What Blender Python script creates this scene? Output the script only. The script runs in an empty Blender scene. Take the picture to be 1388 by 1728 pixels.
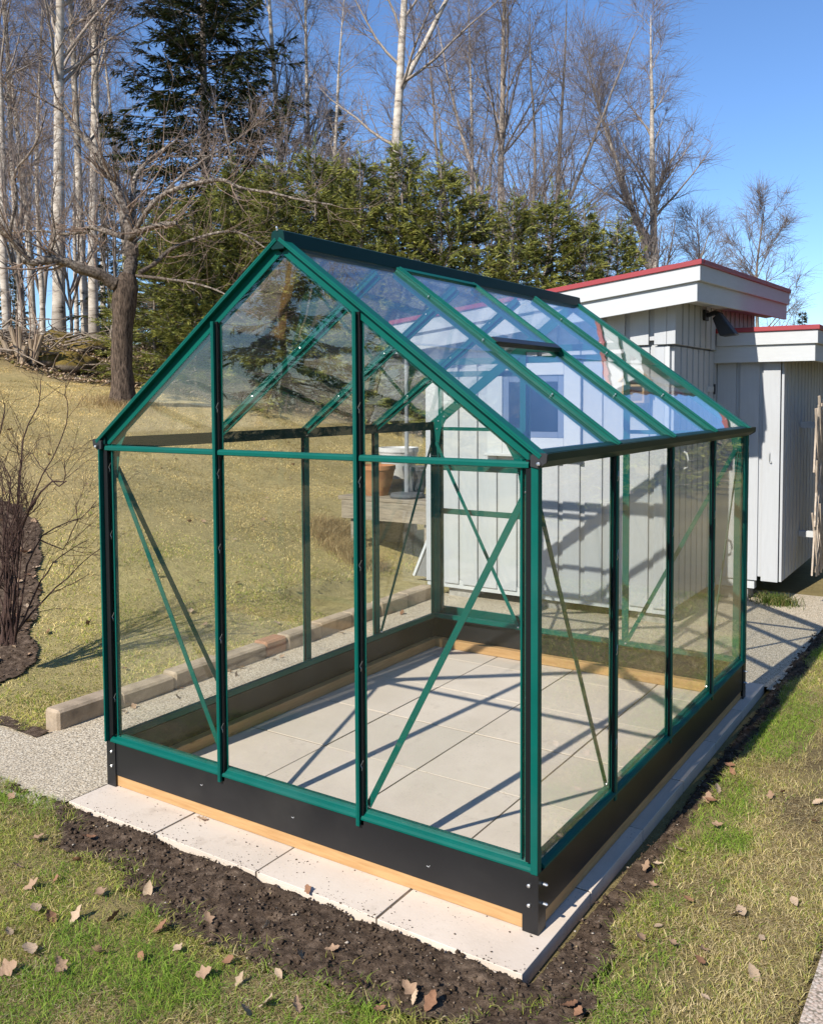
import bpy, bmesh, math
import numpy as np
from mathutils import Vector, Matrix, noise as mnoise
rng = np.random.default_rng(7)
S = bpy.context.scene
COL = S.collection

# ------------------------------------------------------------------ camera
CAM = np.array([3.062, -2.3845, 1.595]); YAW, PITCH, ROLL = 0.5814, 0.0515, -0.0051
FPX, CX, CY, PW, PH = 1525.23, 694.0, 749.87, 1388.0, 1728.0
_f = np.array([-math.sin(YAW)*math.cos(PITCH), math.cos(YAW)*math.cos(PITCH), -math.sin(PITCH)])
_r = np.array([math.cos(YAW), math.sin(YAW), 0.0]); _u = np.cross(_r, _f)
_r, _u = math.cos(ROLL)*_r + math.sin(ROLL)*_u, -math.sin(ROLL)*_r + math.cos(ROLL)*_u
cam = bpy.data.cameras.new('camera'); camo = bpy.data.objects.new('camera', cam); COL.objects.link(camo)
M = Matrix(((_r[0], _u[0], -_f[0], CAM[0]), (_r[1], _u[1], -_f[1], CAM[1]), (_r[2], _u[2], -_f[2], CAM[2]), (0, 0, 0, 1)))
camo.matrix_world = M
cam.sensor_fit = 'HORIZONTAL'; cam.sensor_width = 36; cam.lens = 36*FPX/PW
cam.shift_y = -(PH/2 - CY)/PW; cam.clip_start = .05; cam.clip_end = 1500
S.camera = camo

# ------------------------------------------------------------------ light
SUN_EL, SUN_AZ = math.radians(39.2), math.radians(5.4)      # light travels towards +y, slightly +x
w = bpy.data.worlds.new('World'); S.world = w; w.use_nodes = True
nt = w.node_tree; bg = nt.nodes['Background']
sky = nt.nodes.new('ShaderNodeTexSky'); sky.sky_type = 'NISHITA'; sky.sun_disc = False
sky.sun_elevation = SUN_EL; sky.sun_rotation = math.pi + SUN_AZ
sky.air_density = 1.0; sky.dust_density = 0.0; sky.ozone_density = 5.0; sky.altitude = 300
tn = nt.nodes.new('ShaderNodeMix'); tn.data_type = 'RGBA'; tn.blend_type = 'MULTIPLY'; tn.inputs[0].default_value = 1; tn.inputs[7].default_value = (.78, .88, 1, 1)
nt.links.new(sky.outputs[0], tn.inputs[6]); nt.links.new(tn.outputs[2], bg.inputs[0]); bg.inputs[1].default_value = 0.13
sl = bpy.data.lights.new('sun', 'SUN'); sl.energy = 4.6; sl.angle = math.radians(.53); sl.color = (1, .95, .87)
slo = bpy.data.objects.new('sun', sl); COL.objects.link(slo)
sd = Vector((math.sin(SUN_AZ)*math.cos(SUN_EL), math.cos(SUN_AZ)*math.cos(SUN_EL), -math.sin(SUN_EL)))
slo.rotation_euler = sd.to_track_quat('-Z', 'Y').to_euler()
slo.location = (0, -8, 10)
vs = S.view_settings; vs.view_transform = 'Standard'; vs.look = 'None'; vs.exposure = 0.5; vs.gamma = 1
S.cycles.use_denoising = True
S.cycles.max_bounces = 6; S.cycles.transparent_max_bounces = 24; S.cycles.glossy_bounces = 3; S.cycles.diffuse_bounces = 2
S.cycles.caustics_reflective = False; S.cycles.caustics_refractive = False

# ------------------------------------------------------------------ helpers
def ray(px, py): return _f + _r*(px-CX)/FPX + _u*(CY-py)/FPX
def at_depth(px, py, D): return CAM + D*ray(px, py)
def on_z(px, py, z=0.0):
    d = ray(px, py); return CAM + d*(z-CAM[2])/d[2]
def project(P):
    d = np.asarray(P) - CAM; z = d @ _f
    return np.stack([CX+FPX*(d@_r)/z, CY-FPX*(d@_u)/z], -1), z

def setp(o, label=None, cat=None, group=None, kind=None):
    if label: o['label'] = label
    if cat: o['category'] = cat
    if group: o['group'] = group
    if kind: o['kind'] = kind
    return o
def thing(name, label, cat, loc=(0, 0, 0), group=None):
    o = bpy.data.objects.new(name, None); COL.objects.link(o); o.location = loc; o.empty_display_size = .1
    return setp(o, label, cat, group)
def link(name, me, mat=None, parent=None, loc=None):
    if mat is not None and not me.materials: me.materials.append(mat)
    o = bpy.data.objects.new(name, me); COL.objects.link(o)
    if parent is not None:
        o.parent = parent
        # keep world coordinates: meshes are modelled in world space
        if loc is None:
            ww = parent.location.copy(); pp = parent.parent
            while pp is not None: ww += pp.location; pp = pp.parent
            o.location = -ww
    if loc is not None: o.location = loc
    return o

def np_mesh(name, V, F, mat=None, smooth=False, col=None):
    """V (n,3); F (m,k) with k 3 or 4; col: per-vertex rgb"""
    me = bpy.data.meshes.new(name); V = np.ascontiguousarray(V, dtype=np.float32); F = np.ascontiguousarray(F, dtype=np.int32)
    m, k = F.shape
    me.vertices.add(len(V)); me.vertices.foreach_set('co', V.ravel())
    me.loops.add(m*k); me.loops.foreach_set('vertex_index', F.ravel())
    me.polygons.add(m); me.polygons.foreach_set('loop_start', np.arange(0, m*k, k, dtype=np.int32))
    me.update(calc_edges=True)
    if smooth: me.polygons.foreach_set('use_smooth', np.ones(m, dtype=bool))
    if col is not None:
        a = me.color_attributes.new('tint', 'FLOAT_COLOR', 'POINT')
        c = np.ones((len(V), 4), dtype=np.float32); c[:, :3] = col; a.data.foreach_set('color', c.ravel())
    if mat is not None: me.materials.append(mat)
    return me

class MB:
    def __init__(s): s.v = []; s.f = []
    def add(s, vs, fs):
        n = len(s.v); s.v += [tuple(map(float, p)) for p in vs]; s.f += [tuple(i+n for i in f) for f in fs]; return s
    def hexa(s, b, t):
        return s.add(list(b)+list(t), [(3, 2, 1, 0), (4, 5, 6, 7), (0, 1, 5, 4), (1, 2, 6, 5), (2, 3, 7, 6), (3, 0, 4, 7)])
    def box(s, x0, x1, y0, y1, z0, z1):
        return s.hexa([(x0, y0, z0), (x1, y0, z0), (x1, y1, z0), (x0, y1, z0)], [(x0, y0, z1), (x1, y0, z1), (x1, y1, z1), (x0, y1, z1)])
    def bar(s, p0, p1, u, u0, u1, v0, v1):
        """box from p0 to p1; cross-section u (across) by v = axis x u"""
        p0 = np.array(p0, float); p1 = np.array(p1, float); a = p1-p0; a /= np.linalg.norm(a)
        u = np.array(u, float); u -= a*(u@a); u /= np.linalg.norm(u); v = np.cross(a, u)
        q = [u*u0+v*v0, u*u1+v*v0, u*u1+v*v1, u*u0+v*v1]
        return s.hexa([p0+k for k in q], [p1+k for k in q])
    def extrude(s, poly, p0, p1, u, v):
        p0 = np.array(p0, float); p1 = np.array(p1, float); u = np.array(u, float); v = np.array(v, float); n = len(poly)
        vs = [p0+u*a+v*b for a, b in poly]+[p1+u*a+v*b for a, b in poly]
        return s.add(vs, [tuple(range(n-1, -1, -1)), tuple(range(n, 2*n))]+[(i, (i+1) % n, n+(i+1) % n, n+i) for i in range(n)])
    def tube(s, pts, rad, n=8, cap=True):
        pts = np.array(pts, float); k = len(pts); rad = np.broadcast_to(np.array(rad, float), (k,))
        V, F = tube_arrays(pts[None], rad[None], n)
        s.add(V, [tuple(x) for x in F])
        if cap:
            b = len(s.v)-k*n; s.f.append(tuple(b+i for i in range(n-1, -1, -1))); s.f.append(tuple(b+(k-1)*n+i for i in range(n)))
        return s
    def lathe(s, prof, c, n=20):
        vs = []; fs = []
        for r, z in prof:
            for i in range(n):
                a = 2*math.pi*i/n; vs.append((c[0]+r*math.cos(a), c[1]+r*math.sin(a), c[2]+z))
        for j in range(len(prof)-1):
            for i in range(n): fs.append((j*n+i, j*n+(i+1) % n, (j+1)*n+(i+1) % n, (j+1)*n+i))
        fs.append(tuple(range(n-1, -1, -1))); fs.append(tuple((len(prof)-1)*n+i for i in range(n)))
        return s.add(vs, fs)
    def mesh(s, name, mat=None, bevel=0, smooth=False):
        me = bpy.data.meshes.new(name); me.from_pydata(s.v, [], s.f); me.update()
        bm = bmesh.new(); bm.from_mesh(me); bmesh.ops.recalc_face_normals(bm, faces=bm.faces)
        if bevel: bmesh.ops.bevel(bm, geom=[e for e in bm.edges], offset=bevel, segments=1, profile=.5, affect='EDGES', clamp_overlap=True)
        bm.to_mesh(me); bm.free()
        if smooth:
            me.polygons.foreach_set('use_smooth', np.ones(len(me.polygons), dtype=bool)); 
            me.set_sharp_from_angle(angle=math.radians(40))
        if mat is not None: me.materials.append(mat)
        return me
    def build(s, name, mat, parent=None, bevel=0, smooth=False): return link(name, s.mesh(name, mat, bevel, smooth), mat, parent)

def tube_arrays(P, R, n):
    N, k, _ = P.shape
    T = np.gradient(P, axis=1); T /= np.linalg.norm(T, axis=2, keepdims=True)+1e-9
    ref = np.where(np.abs(T[:, :1, 2:3]) > .8, np.array([1., .13, 0]), np.array([.1, .05, 1.]))
    A = np.cross(T, ref); A /= np.linalg.norm(A, axis=2, keepdims=True)+1e-9; B = np.cross(T, A)
    th = np.arange(n)*2*math.pi/n
    V = P[:, :, None]+R[:, :, None, None]*(np.cos(th)[None, None, :, None]*A[:, :, None]+np.sin(th)[None, None, :, None]*B[:, :, None])
    idx = np.arange(N*k*n).reshape(N, k, n)
    a = idx[:, :-1]; b = np.roll(a, -1, 2); c = idx[:, 1:]; d = np.roll(c, -1, 2)
    F = np.stack([a, b, d, c], -1).reshape(-1, 4)
    return V.reshape(-1, 3), F

# ------------------------------------------------------------------ materials
def mat(name, col=(.5, .5, .5), rough=.6, metal=0., spec=.5, coat=0.):
    m = bpy.data.materials.new(name); m.use_nodes = True; b = m.node_tree.nodes['Principled BSDF']
    b.inputs['Base Color'].default_value = (*col, 1); b.inputs['Roughness'].default_value = rough
    b.inputs['Metallic'].default_value = metal; b.inputs['Specular IOR Level'].default_value = spec; b.inputs['Coat Weight'].default_value = coat
    return m
class NB:
    """tiny node builder"""
    def __init__(s, m): s.t = m.node_tree; s.b = s.t.nodes['Principled BSDF']
    def n(s, ty, **kw):
        x = s.t.nodes.new(ty)
        for k, v in kw.items():
            if k.startswith('_'): setattr(x, k[1:], v)
            else:
                key = int(k[1:]) if k[0] == 'i' and k[1:].isdigit() else k.replace('__', ' ')
                if hasattr(v, 'links') or isinstance(v, bpy.types.NodeSocket): s.t.links.new(v, x.inputs[key])
                else: x.inputs[key].default_value = v
        return x
    def l(s, a, b): s.t.links.new(a, b)
    def obj(s): return s.n('ShaderNodeTexCoord').outputs['Object']
    def geo(s): return s.n('ShaderNodeNewGeometry').outputs['Position']
    def noise(s, vec, scale, detail=4, rough=.6, out=0):
        return s.n('ShaderNodeTexNoise', Vector=vec, Scale=scale, Detail=detail, Roughness=rough).outputs[out]
    def ramp(s, fac, stops):
        r = s.n('ShaderNodeValToRGB', Fac=fac); e = r.color_ramp.elements
        while len(e) < len(stops): e.new(.5)
        for i, (p, c) in enumerate(stops): e[i].position = p; e[i].color = (*c, 1) if len(c) == 3 else c
        return r.outputs[0]
    def mix(s, f, a, b, mode='MIX'):
        x = s.n('ShaderNodeMix', _data_type='RGBA', _blend_type=mode)
        for k, v in ((0, f), (6, a), (7, b)):
            if isinstance(v, bpy.types.NodeSocket): s.l(v, x.inputs[k])
            else: x.inputs[k].default_value = (*v, 1) if isinstance(v, tuple) and len(v) == 3 else v
        return x.outputs[2]
    def bump(s, h, strength=.3, dist=.01): 
        x = s.n('ShaderNodeBump', Strength=strength, Distance=dist, Height=h); s.l(x.outputs[0], s.b.inputs['Normal'])
    def col(s, c): s.l(c, s.b.inputs['Base Color'])
    def math(s, op, a, b=0.):
        x = s.n('ShaderNodeMath', _operation=op)
        for i, v in enumerate((a, b)):
            if isinstance(v, bpy.types.NodeSocket): s.l(v, x.inputs[i])
            else: x.inputs[i].default_value = v
        return x.outputs[0]
    def scalev(s, vec, sc): return s.n('ShaderNodeMapping', Vector=vec, Scale=sc).outputs[0]
    def objrand(s): return s.n('ShaderNodeObjectInfo').outputs['Random']

def painted(name, c, rough=.45, amount=.12, scale=3., spec=.5, grain=None, bump=.05, coat=0., dirt=None):
    m = mat(name, c, rough, 0, spec, coat); nb = NB(m); v = nb.geo()
    if grain: v2 = nb.scalev(v, grain)
    else: v2 = v
    n1 = nb.noise(v2, scale, 5); lo = tuple(x*(1-amount) for x in c); hi = tuple(min(1, x*(1+amount*.6)) for x in c)
    cc = nb.ramp(n1, [(.3, lo), (.7, hi)])
    if dirt:
        n2 = nb.noise(v, 1.7, 6, .7); cc = nb.mix(nb.ramp(n2, [(.52, (0, 0, 0)), (.75, (.55, .55, .55))]), cc, dirt)
    nb.col(cc); nb.bump(nb.noise(v2, scale*9, 3), bump, .004)
    return m

GREEN = painted('green_powder_coat', (.0004, .098, .075), .42, .14, 5, .2, bump=.03, dirt=(.02, .10, .082))
SHADEGREEN = painted('green_coat_shaded', (.003, .031, .027), .42, .15, 5, .2, bump=.03)  # frame green with shade put into the colour, for ridge and gutters
BLACK = painted('black_steel', (.012, .012, .013), .42, .15, 5, .45, bump=.03, dirt=(.035, .033, .03))
SEAL = mat('black_glazing_seal', (.006, .007, .008), .5, 0, .25)  # black glazing strips; they also stand in for shaded channel sides
RUBBER = mat('black_rubber', (.02, .02, .022), .55)
STEEL = mat('zinc_bolt', (.75, .75, .74), .3, .9)
WOODNEW = None
def wood(name, light, dark, scale=1.0, axis=(1, 14, 14), rough=.6, knots=True):
    m = mat(name, light, rough); nb = NB(m); v = nb.geo(); vv = nb.scalev(v, axis)
    g = nb.noise(vv, 6*scale, 6, .65); c = nb.ramp(g, [(.3, dark), (.62, light)])
    if knots:
        vo = nb.n('ShaderNodeTexVoronoi', Vector=nb.scalev(v, tuple(a*.35 if a > 1 else 1.6 for a in axis)), Scale=2.2).outputs['Distance']
        c = nb.mix(nb.ramp(vo, [(.03, (1, 1, 1)), (.09, (0, 0, 0))]), c, tuple(x*.55 for x in dark))
    rn = nb.objrand(); c = nb.mix(nb.math('MULTIPLY', rn, .25), c, dark)
    nb.col(c); nb.bump(g, .15, .004); return m
TIMBER_X = wood('fresh_timber_x', (.54, .325, .14), (.40, .215, .08), 1, (1, 12, 12))
TIMBER_Y = wood('fresh_timber_y', (.54, .325, .14), (.40, .215, .08), 1, (12, 1, 12))
OLDWOOD = wood('weathered_wood', (.34, .28, .20), (.17, .135, .095), 1.2, (1.2, 10, 10), .8)
GREYWOOD = wood('grey_wood', (.18, .18, .175), (.11, .11, .105), 1.2, (10, 10, 1.2), .8)
WHITEPAINT = painted('shed_white_paint', (.46, .47, .475), .6, .05, 4, .4, grain=(16, 16, 1.2), bump=.12, dirt=(.41, .41, .395))
TRIMPAINT = painted('trim_white_paint', (.53, .54, .535), .55, .04, 4, .4, grain=(2, 2, 12), bump=.1)
REDROOF = painted('red_roof_flashing', (.33, .045, .05), .42, .12, 3)
BLUEFRAME = painted('grey_blue_window_paint', (.16, .19, .26), .5, .1, 5)
CONC = painted('concrete_block', (.36, .34, .31), .9, .35, 30, .2, bump=.6)

def glass_mat():
    m = bpy.data.materials.new('greenhouse_glass'); m.use_nodes = True; t = m.node_tree; t.nodes.clear(); nb = NB.__new__(NB); nb.t = t; nb.b = None
    out = t.nodes.new('ShaderNodeOutputMaterial')
    geo = nb.n('ShaderNodeNewGeometry'); ior = nb.n('ShaderNodeMix', _data_type='FLOAT'); nb.l(geo.outputs['Backfacing'], ior.inputs[0]); ior.inputs[2].default_value = 1.5; ior.inputs[3].default_value = 1/1.5
    bmp = nb.n('ShaderNodeBump', Strength=.05, Distance=.02, Height=nb.noise(geo.outputs['Position'], 3.5, 1))
    fr = nb.n('ShaderNodeFresnel', IOR=ior.outputs[0]); 
    tr = nb.n('ShaderNodeBsdfTransparent', Color=(.982, .99, .983, 1)); gl = nb.n('ShaderNodeBsdfGlossy', Roughness=.0, Color=(1, 1, 1, 1)); nb.l(bmp.outputs[0], gl.inputs['Normal'])
    mx = nb.n('ShaderNodeMixShader', Fac=fr.outputs[0]); nb.l(tr.outputs[0], mx.inputs[1]); nb.l(gl.outputs[0], mx.inputs[2])
    # thin film of dust, streaky
    df = nb.n('ShaderNodeBsdfDiffuse', Color=(.75, .76, .74, 1))
    d1 = nb.noise(nb.scalev(geo.outputs['Position'], (5, 5, 1.2)), 1.6, 5, .7)
    df_f = nb.n('ShaderNodeMapRange', Value=d1); df_f.inputs[1].default_value = .42; df_f.inputs[2].default_value = .8; df_f.inputs[3].default_value = .0003; df_f.inputs[4].default_value = .004
    m2 = nb.n('ShaderNodeMixShader', Fac=df_f.outputs[0]); nb.l(mx.outputs[0], m2.inputs[1]); nb.l(df.outputs[0], m2.inputs[2])
    nb.l(m2.outputs[0], out.inputs[0]); return m
GLASS = glass_mat()

def slab_mat():
    m = mat('concrete_slab', (.62, .55, .48), .85, 0, .25); nb = NB(m); v = nb.geo(); rn = nb.objrand()
    n1 = nb.noise(v, 2.5, 6, .65); c = nb.ramp(n1, [(.3, (.60, .50, .40)), (.55, (.70, .59, .48)), (.75, (.75, .65, .54))])
    c = nb.mix(nb.math('MULTIPLY', rn, .7), c, (.56, .48, .385))
    st = nb.noise(v, 4.1, 8, .75); c = nb.mix(nb.ramp(st, [(.58, (0, 0, 0)), (.68, (.5, .5, .5))]), c, (.42, .34, .26))
    sp = nb.n('ShaderNodeTexVoronoi', Vector=v, Scale=70).outputs['Distance']
    gate = nb.noise(v, 3.3, 3); gate = nb.ramp(gate, [(.5, (0, 0, 0)), (.62, (1, 1, 1))])
    c = nb.mix(nb.mix(1., nb.ramp(sp, [(.1, (.8, .8, .8)), (.18, (0, 0, 0))]), gate, 'MULTIPLY'), c, (.22, .17, .12))
    nb.col(c); nb.bump(nb.noise(v, 90, 4), .25, .003); return m
SLAB = slab_mat()
def aggregate(name, cols, scale=95):
    m = mat(name, (.4, .37, .33), .85, 0, .3); nb = NB(m); v = nb.geo()
    vn = nb.n('ShaderNodeTexVoronoi', Vector=v, Scale=scale); cc = vn.outputs['Color']; sep = nb.n('ShaderNodeSeparateColor', Color=cc).outputs[0]
    k = len(cols); c = nb.ramp(sep, [(i/(k-1), cols[i]) for i in range(k)])
    gap = nb.ramp(vn.outputs['Distance'], [(.45, (0, 0, 0)), (.75, (1, 1, 1))]); c = nb.mix(gap, c, (.19, .155, .11))
    n1 = nb.noise(v, 1.3, 6, .65); c = nb.mix(nb.ramp(n1, [(.35, (.3, .3, .3)), (.7, (0, 0, 0))]), c, (.33, .28, .21))
    nb.col(c); nb.bump(nb.math('SUBTRACT', 1., vn.outputs['Distance']), .45, .004); return m
PATH = aggregate('exposed_aggregate', [(.44, .36, .24), (.69, .585, .42), (.54, .44, .31), (.81, .715, .55), (.42, .36, .27), (.71, .575, .39)], 125)
PINKPATH = aggregate('pinkish_aggregate', [(.46, .35, .27), (.62, .50, .40), (.54, .40, .31), (.68, .58, .48), (.44, .37, .31)], 110)
def soil_mat():
    m = mat('dark_soil', (.04, .026, .017), .95, 0, .15); nb = NB(m); v = nb.geo()
    c = nb.ramp(nb.noise(v, 28, 8, .7), [(.3, (.034, .022, .014)), (.5, (.092, .062, .041)), (.72, (.23, .165, .115))])
    sp = nb.n('ShaderNodeTexVoronoi', Vector=v, Scale=120).outputs['Distance']
    c = nb.mix(nb.ramp(sp, [(.06, (.6, .6, .6)), (.1, (0, 0, 0))]), c, (.20, .16, .12))
    nb.col(c); nb.bump(nb.noise(v, 110, 6, .7), .8, .012); return m
SOIL = soil_mat()
def lawn_mat():
    m = mat('lawn_ground', (.2, .16, .08), .95, 0, .1); nb = NB(m); v = nb.geo()
    at = nb.n('ShaderNodeAttribute', _attribute_name='tint').outputs['Color']
    n1 = nb.noise(v, 14, 8, .75); n2 = nb.noise(v, 1.1, 5, .6)
    c = nb.mix(nb.ramp(n1, [(.35, (.55, .55, .55)), (.62, (0, 0, 0))]), at, (.18, .14, .065))
    c = nb.mix(nb.ramp(n2, [(.45, (0, 0, 0)), (.7, (.35, .35, .35))]), c, (.24, .21, .07))
    nb.col(c); nb.bump(nb.noise(v, 45, 6, .75), .9, .03); return m
LAWN = lawn_mat()
def tint_mat(name, rough=.7, trans=.0, spec=.25):
    m = mat(name, (.2, .2, .1), rough, 0, spec); nb = NB(m); at = nb.n('ShaderNodeAttribute', _attribute_name='tint').outputs['Color']; nb.col(at)
    if trans:
        t = m.node_tree; o = [x for x in t.nodes if x.type == 'OUTPUT_MATERIAL'][0]; tl = nb.n('ShaderNodeBsdfTranslucent', Color=at)
        mx = nb.n('ShaderNodeMixShader', Fac=trans); nb.l(nb.b.outputs[0], mx.inputs[1]); nb.l(tl.outputs[0], mx.inputs[2]); nb.l(mx.outputs[0], o.inputs[0])
    return m
GRASS = tint_mat('grass_blades', .6, .4); NEEDLE = tint_mat('spruce_needles', .6, .12); TINTED = tint_mat('tinted', .8)

# ------------------------------------------------------------------ terrain
def sstep(x): x = np.clip(x, 0, 1); return x*x*(3-2*x)
def H(x, y):
    x = np.asarray(x, float); y = np.asarray(y, float)
    xs = -.86-.6*sstep((y-2.6)/2.2); t = np.clip(xs-x, 0, 12.5); t = t*t/(t+.3)
    return np.clip((.35*t-.014*t*t+.5*sstep((t-8.0)/1.8))*sstep((y+.3)/2.6), 0, 3)+.05*(fbm(x, y, 1.7, 4, 91)-.5)*sstep((-x-1.1)/1.)
def vnoise(x, y, s, seed=0):
    """value noise on arrays"""
    x = np.asarray(x)*s+seed*17.3; y = np.asarray(y)*s+seed*5.7; xi = np.floor(x).astype(int); yi = np.floor(y).astype(int); fx = x-xi; fy = y-yi
    fx = fx*fx*(3-2*fx); fy = fy*fy*(3-2*fy)
    h = lambda a, b: ((np.sin(a*127.1+b*311.7+seed*74.7)*43758.5453) % 1.0)
    return (h(xi, yi)*(1-fx)+h(xi+1, yi)*fx)*(1-fy)+(h(xi, yi+1)*(1-fx)+h(xi+1, yi+1)*fx)*fy
def fbm(x, y, s, o=4, seed=0):
    r = 0; a = .5
    for i in range(o): r = r+a*vnoise(x, y, s*2**i, seed+i); a *= .5
    return r/(1-.5**o)
def front_edge(x): return -.42+.10*(fbm(x, 0*x, 3.2, 4, 3)-.5)*2+.05*(fbm(x, 0*x, 16, 3, 4)-.5)-.08*sstep((x-.2)/.8)+.20*sstep((.30-x)/.45)+.20*sstep((x-1.75)/.45)
def right_edge(y): return 2.10+.06*(fbm(y, 0*y, 3, 3, 5)-.5)*2+.05*sstep((.5-y)/.6)
def is_soil(x, y):
    pad = (x > -.02) & (x < 1.985) & (y > -.2) & (y < 2.8)
    fr = (y > front_edge(x)) & (y < -.17) & (x > -.35) & (x < 2.2)
    rt = (x < right_edge(y)) & (x > 1.97) & (y > -.45) & (y < 4.2)
    return (fr | rt) & ~pad
def is_path(x, y):
    a = (x > -.74) & (x < .0) & (y > -.2) & (y < 5.2); b = (x > -4) & (x <= -.7) & (y > -.2+.0*x) & (y < .17); c = (x > -1.5) & (x < 2.06) & (y > 2.75) & (y < 5.4)
    return a | b | c | ((x > 2.645) & (y < 1.1-.5*(x-2.645)))
def in_pad(x, y): return (x > -.02) & (x < 1.985) & (y > -.2) & (y < 2.8)
BEDC = at_depth(28, 1080, 5.0)
def in_bed(x, y): 
    xa = (x+3.16)*.819-(y-.33)*.573; ya = (x+3.16)*.573+(y-.33)*.819    # long axis runs up the slope
    e = 1-(xa/1.72)**4-(ya/1.27)**2+(fbm(x, y, 2.5, 4, 9)-.5)*.4
    return e > 0

def axis(lo, hi, a, b, fine, grow):
    """grid lines: spacing fine inside [a,b], growing outside"""
    mid = list(np.arange(a, b, fine)); s = fine; x = a; L = []
    while x > lo: s *= grow; x -= s; L.append(x)
    s = fine; x = mid[-1]; R = []
    while x < hi: s *= grow; x += s; R.append(x)
    return np.array(L[::-1]+mid+R)
gx = axis(-400, 400, -3.5, 3.2, .06, 1.09); gy = axis(-200, 600, -1.6, 4.5, .06, 1.09)
X, Y = np.meshgrid(gx, gy)
Z = H(X, Y)+.012*(fbm(X, Y, 3, 3, 1)-.5)-.012
flat = in_pad(X, Y) | is_path(X, Y); near_flat = (X > -.8) & (X < 2.06) & (Y > -.22) & (Y < 5.3)
Z = np.where(flat | near_flat, np.minimum(Z, -.05), Z)
Z = np.where(is_soil(X, Y), -.05, Z)
g = fbm(X, Y, .9, 4, 2)[..., None]
far = sstep((np.clip(-X-.9, 0, 20))/4.0)[..., None]
green_c = np.where((X < -.86)[..., None], np.array([.46, .39, .17]), np.array([.17, .14, .062])); straw = np.array([.72, .55, .25]); dirtc = np.array([.13, .095, .06])
tint = (green_c*(1-g*.6)+straw*g*.6)*(1-far)+(straw*(.62+.38*g)+.0)*far
worn = sstep((fbm(X, Y, 1.8, 4, 21)-.5)*6)*np.exp(-((X-2.42)/.16)**2)*((Y > .3) & (Y < 3.2))
tint = tint*(1-.8*worn[..., None])+dirtc*.8*worn[..., None]
dcam = (X-CAM[0])*_f[0]+(Y-CAM[1])*_f[1]; lit_ = (sstep((dcam-14.3)/.8)*(X < -1))[..., None]; tint = tint*(1-lit_)+np.array([.24, .165, .10])*lit_
idx = np.arange(X.size).reshape(X.shape)
F = np.stack([idx[:-1, :-1], idx[:-1, 1:], idx[1:, 1:], idx[1:, :-1]], -1).reshape(-1, 4)
ground = link('ground', np_mesh('ground', np.stack([X, Y, Z], -1).reshape(-1, 3), F, LAWN, True, tint.reshape(-1, 3)))
setp(ground, 'sloping spring lawn, dry straw-coloured uphill and greener near the greenhouse', 'lawn', kind='structure')

def sheet(name, mask, x0, x1, y0, y1, step, zf, material):
    xs = np.arange(x0, x1+1e-6, step); ys = np.arange(y0, y1+1e-6, step); A, B = np.meshgrid(xs, ys); Zs = zf(A, B)
    ii = np.arange(A.size).reshape(A.shape); q = np.stack([ii[:-1, :-1], ii[:-1, 1:], ii[1:, 1:], ii[1:, :-1]], -1).reshape(-1, 4)
    keep = mask(A, B).ravel()[q].all(1); q = q[keep]; used, inv = np.unique(q, return_inverse=True)
    V = np.stack([A, B, Zs], -1).reshape(-1, 3)[used]
    return link(name, np_mesh(name, V, inv.reshape(-1, 4), material, True))
o = sheet('garden_path', lambda x, y: (x > -.76) & (x < 2.07) & ((y > -.32) & (y < 5.4)) & ~((x > .0) & (y < 2.78) & (x < 1.97)) & ~((x > 1.96) & (y < 2.75)) | ((x > -4) & (x < -.7) & (y > -.32) & (y < .2)), -4, 2.1, -.32, 5.4, .04,
          lambda x, y: -.012+.006*(fbm(x, y, 2, 3, 4)-.5)+H(x, y)*.0, PATH)
setp(o, 'exposed pebble concrete path running past the greenhouse to the shed', 'path', kind='structure')
o = sheet('pink_path', lambda x, y: (x > 2.64+.02*(fbm(y, y*0, 5, 3, 6)-.5)*2) & (y < 1.14-.5*(x-2.645)), 2.58, 4.4, -5, 1.3, .04, lambda x, y: .004+.006*(fbm(x, y, 2, 3, 4)-.5), PINKPATH)
setp(o, 'pinkish pebble path edge in the bottom right corner', 'path', kind='structure')
def soil_z(x, y):
    n = fbm(x, y, 9, 5, 8); c = vnoise(x, y, 38, 11)*vnoise(x, y, 21, 12)
    rt = sstep((x-1.9)/.15)*sstep((y-.35)/.5)*(1-.9*sstep((y-2.65)/.15))
    slab = sstep((y+.215)/.05)*sstep((2.02-x)/.02)
    slab = np.maximum(slab, sstep((1.992-x)/.03)*((y > -.2) & (y < 2.8)))
    return -.018+.032*(n-.35)+.020*c-.035*rt-.07*slab
def soil_mask(x, y):
    n = .02*(fbm(x, y, 14, 3, 14)-.5)*2
    fr = (y > front_edge(x)-.02) & (y < -.155) & (x > -.38) & (x < 2.2+n)
    rt = (x < right_edge(y)+.02) & (x > 1.955) & (y > -.5) & (y < 4.2)
    return fr | rt
o = sheet('soil_strip', soil_mask, -.5, 2.4, -.8, 4.2, .0125, soil_z, SOIL)
setp(o, 'freshly dug dark soil strip along the edge of the paving', 'soil', kind='structure')
def bed_z(x, y): return H(x, y)+.006+.022*(fbm(x, y, 5, 5, 18)-.5)
o = sheet('soil_bed', in_bed, -5.5, -1.3, -1.5, 2.8, .016, bed_z, SOIL)
setp(o, 'dark soil bed under the bare shrub by the left edge', 'soil', kind='structure')

o = sheet('soil_edge', lambda x, y: (y > .15+.03*(fbm(x, y, 6, 3, 71)-.5)) & (y < .24+.08*(fbm(x, 0*x, 4, 3, 72)-.5)) & (x < -.74), -2.4, -.70, .08, .34, .015, lambda x, y: H(x, y)-.002+.03*(fbm(x, y, 12, 4, 73)-.4), SOIL)
setp(o, 'narrow dark soil edge where the lawn meets the path', 'soil', kind='structure')

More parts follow.
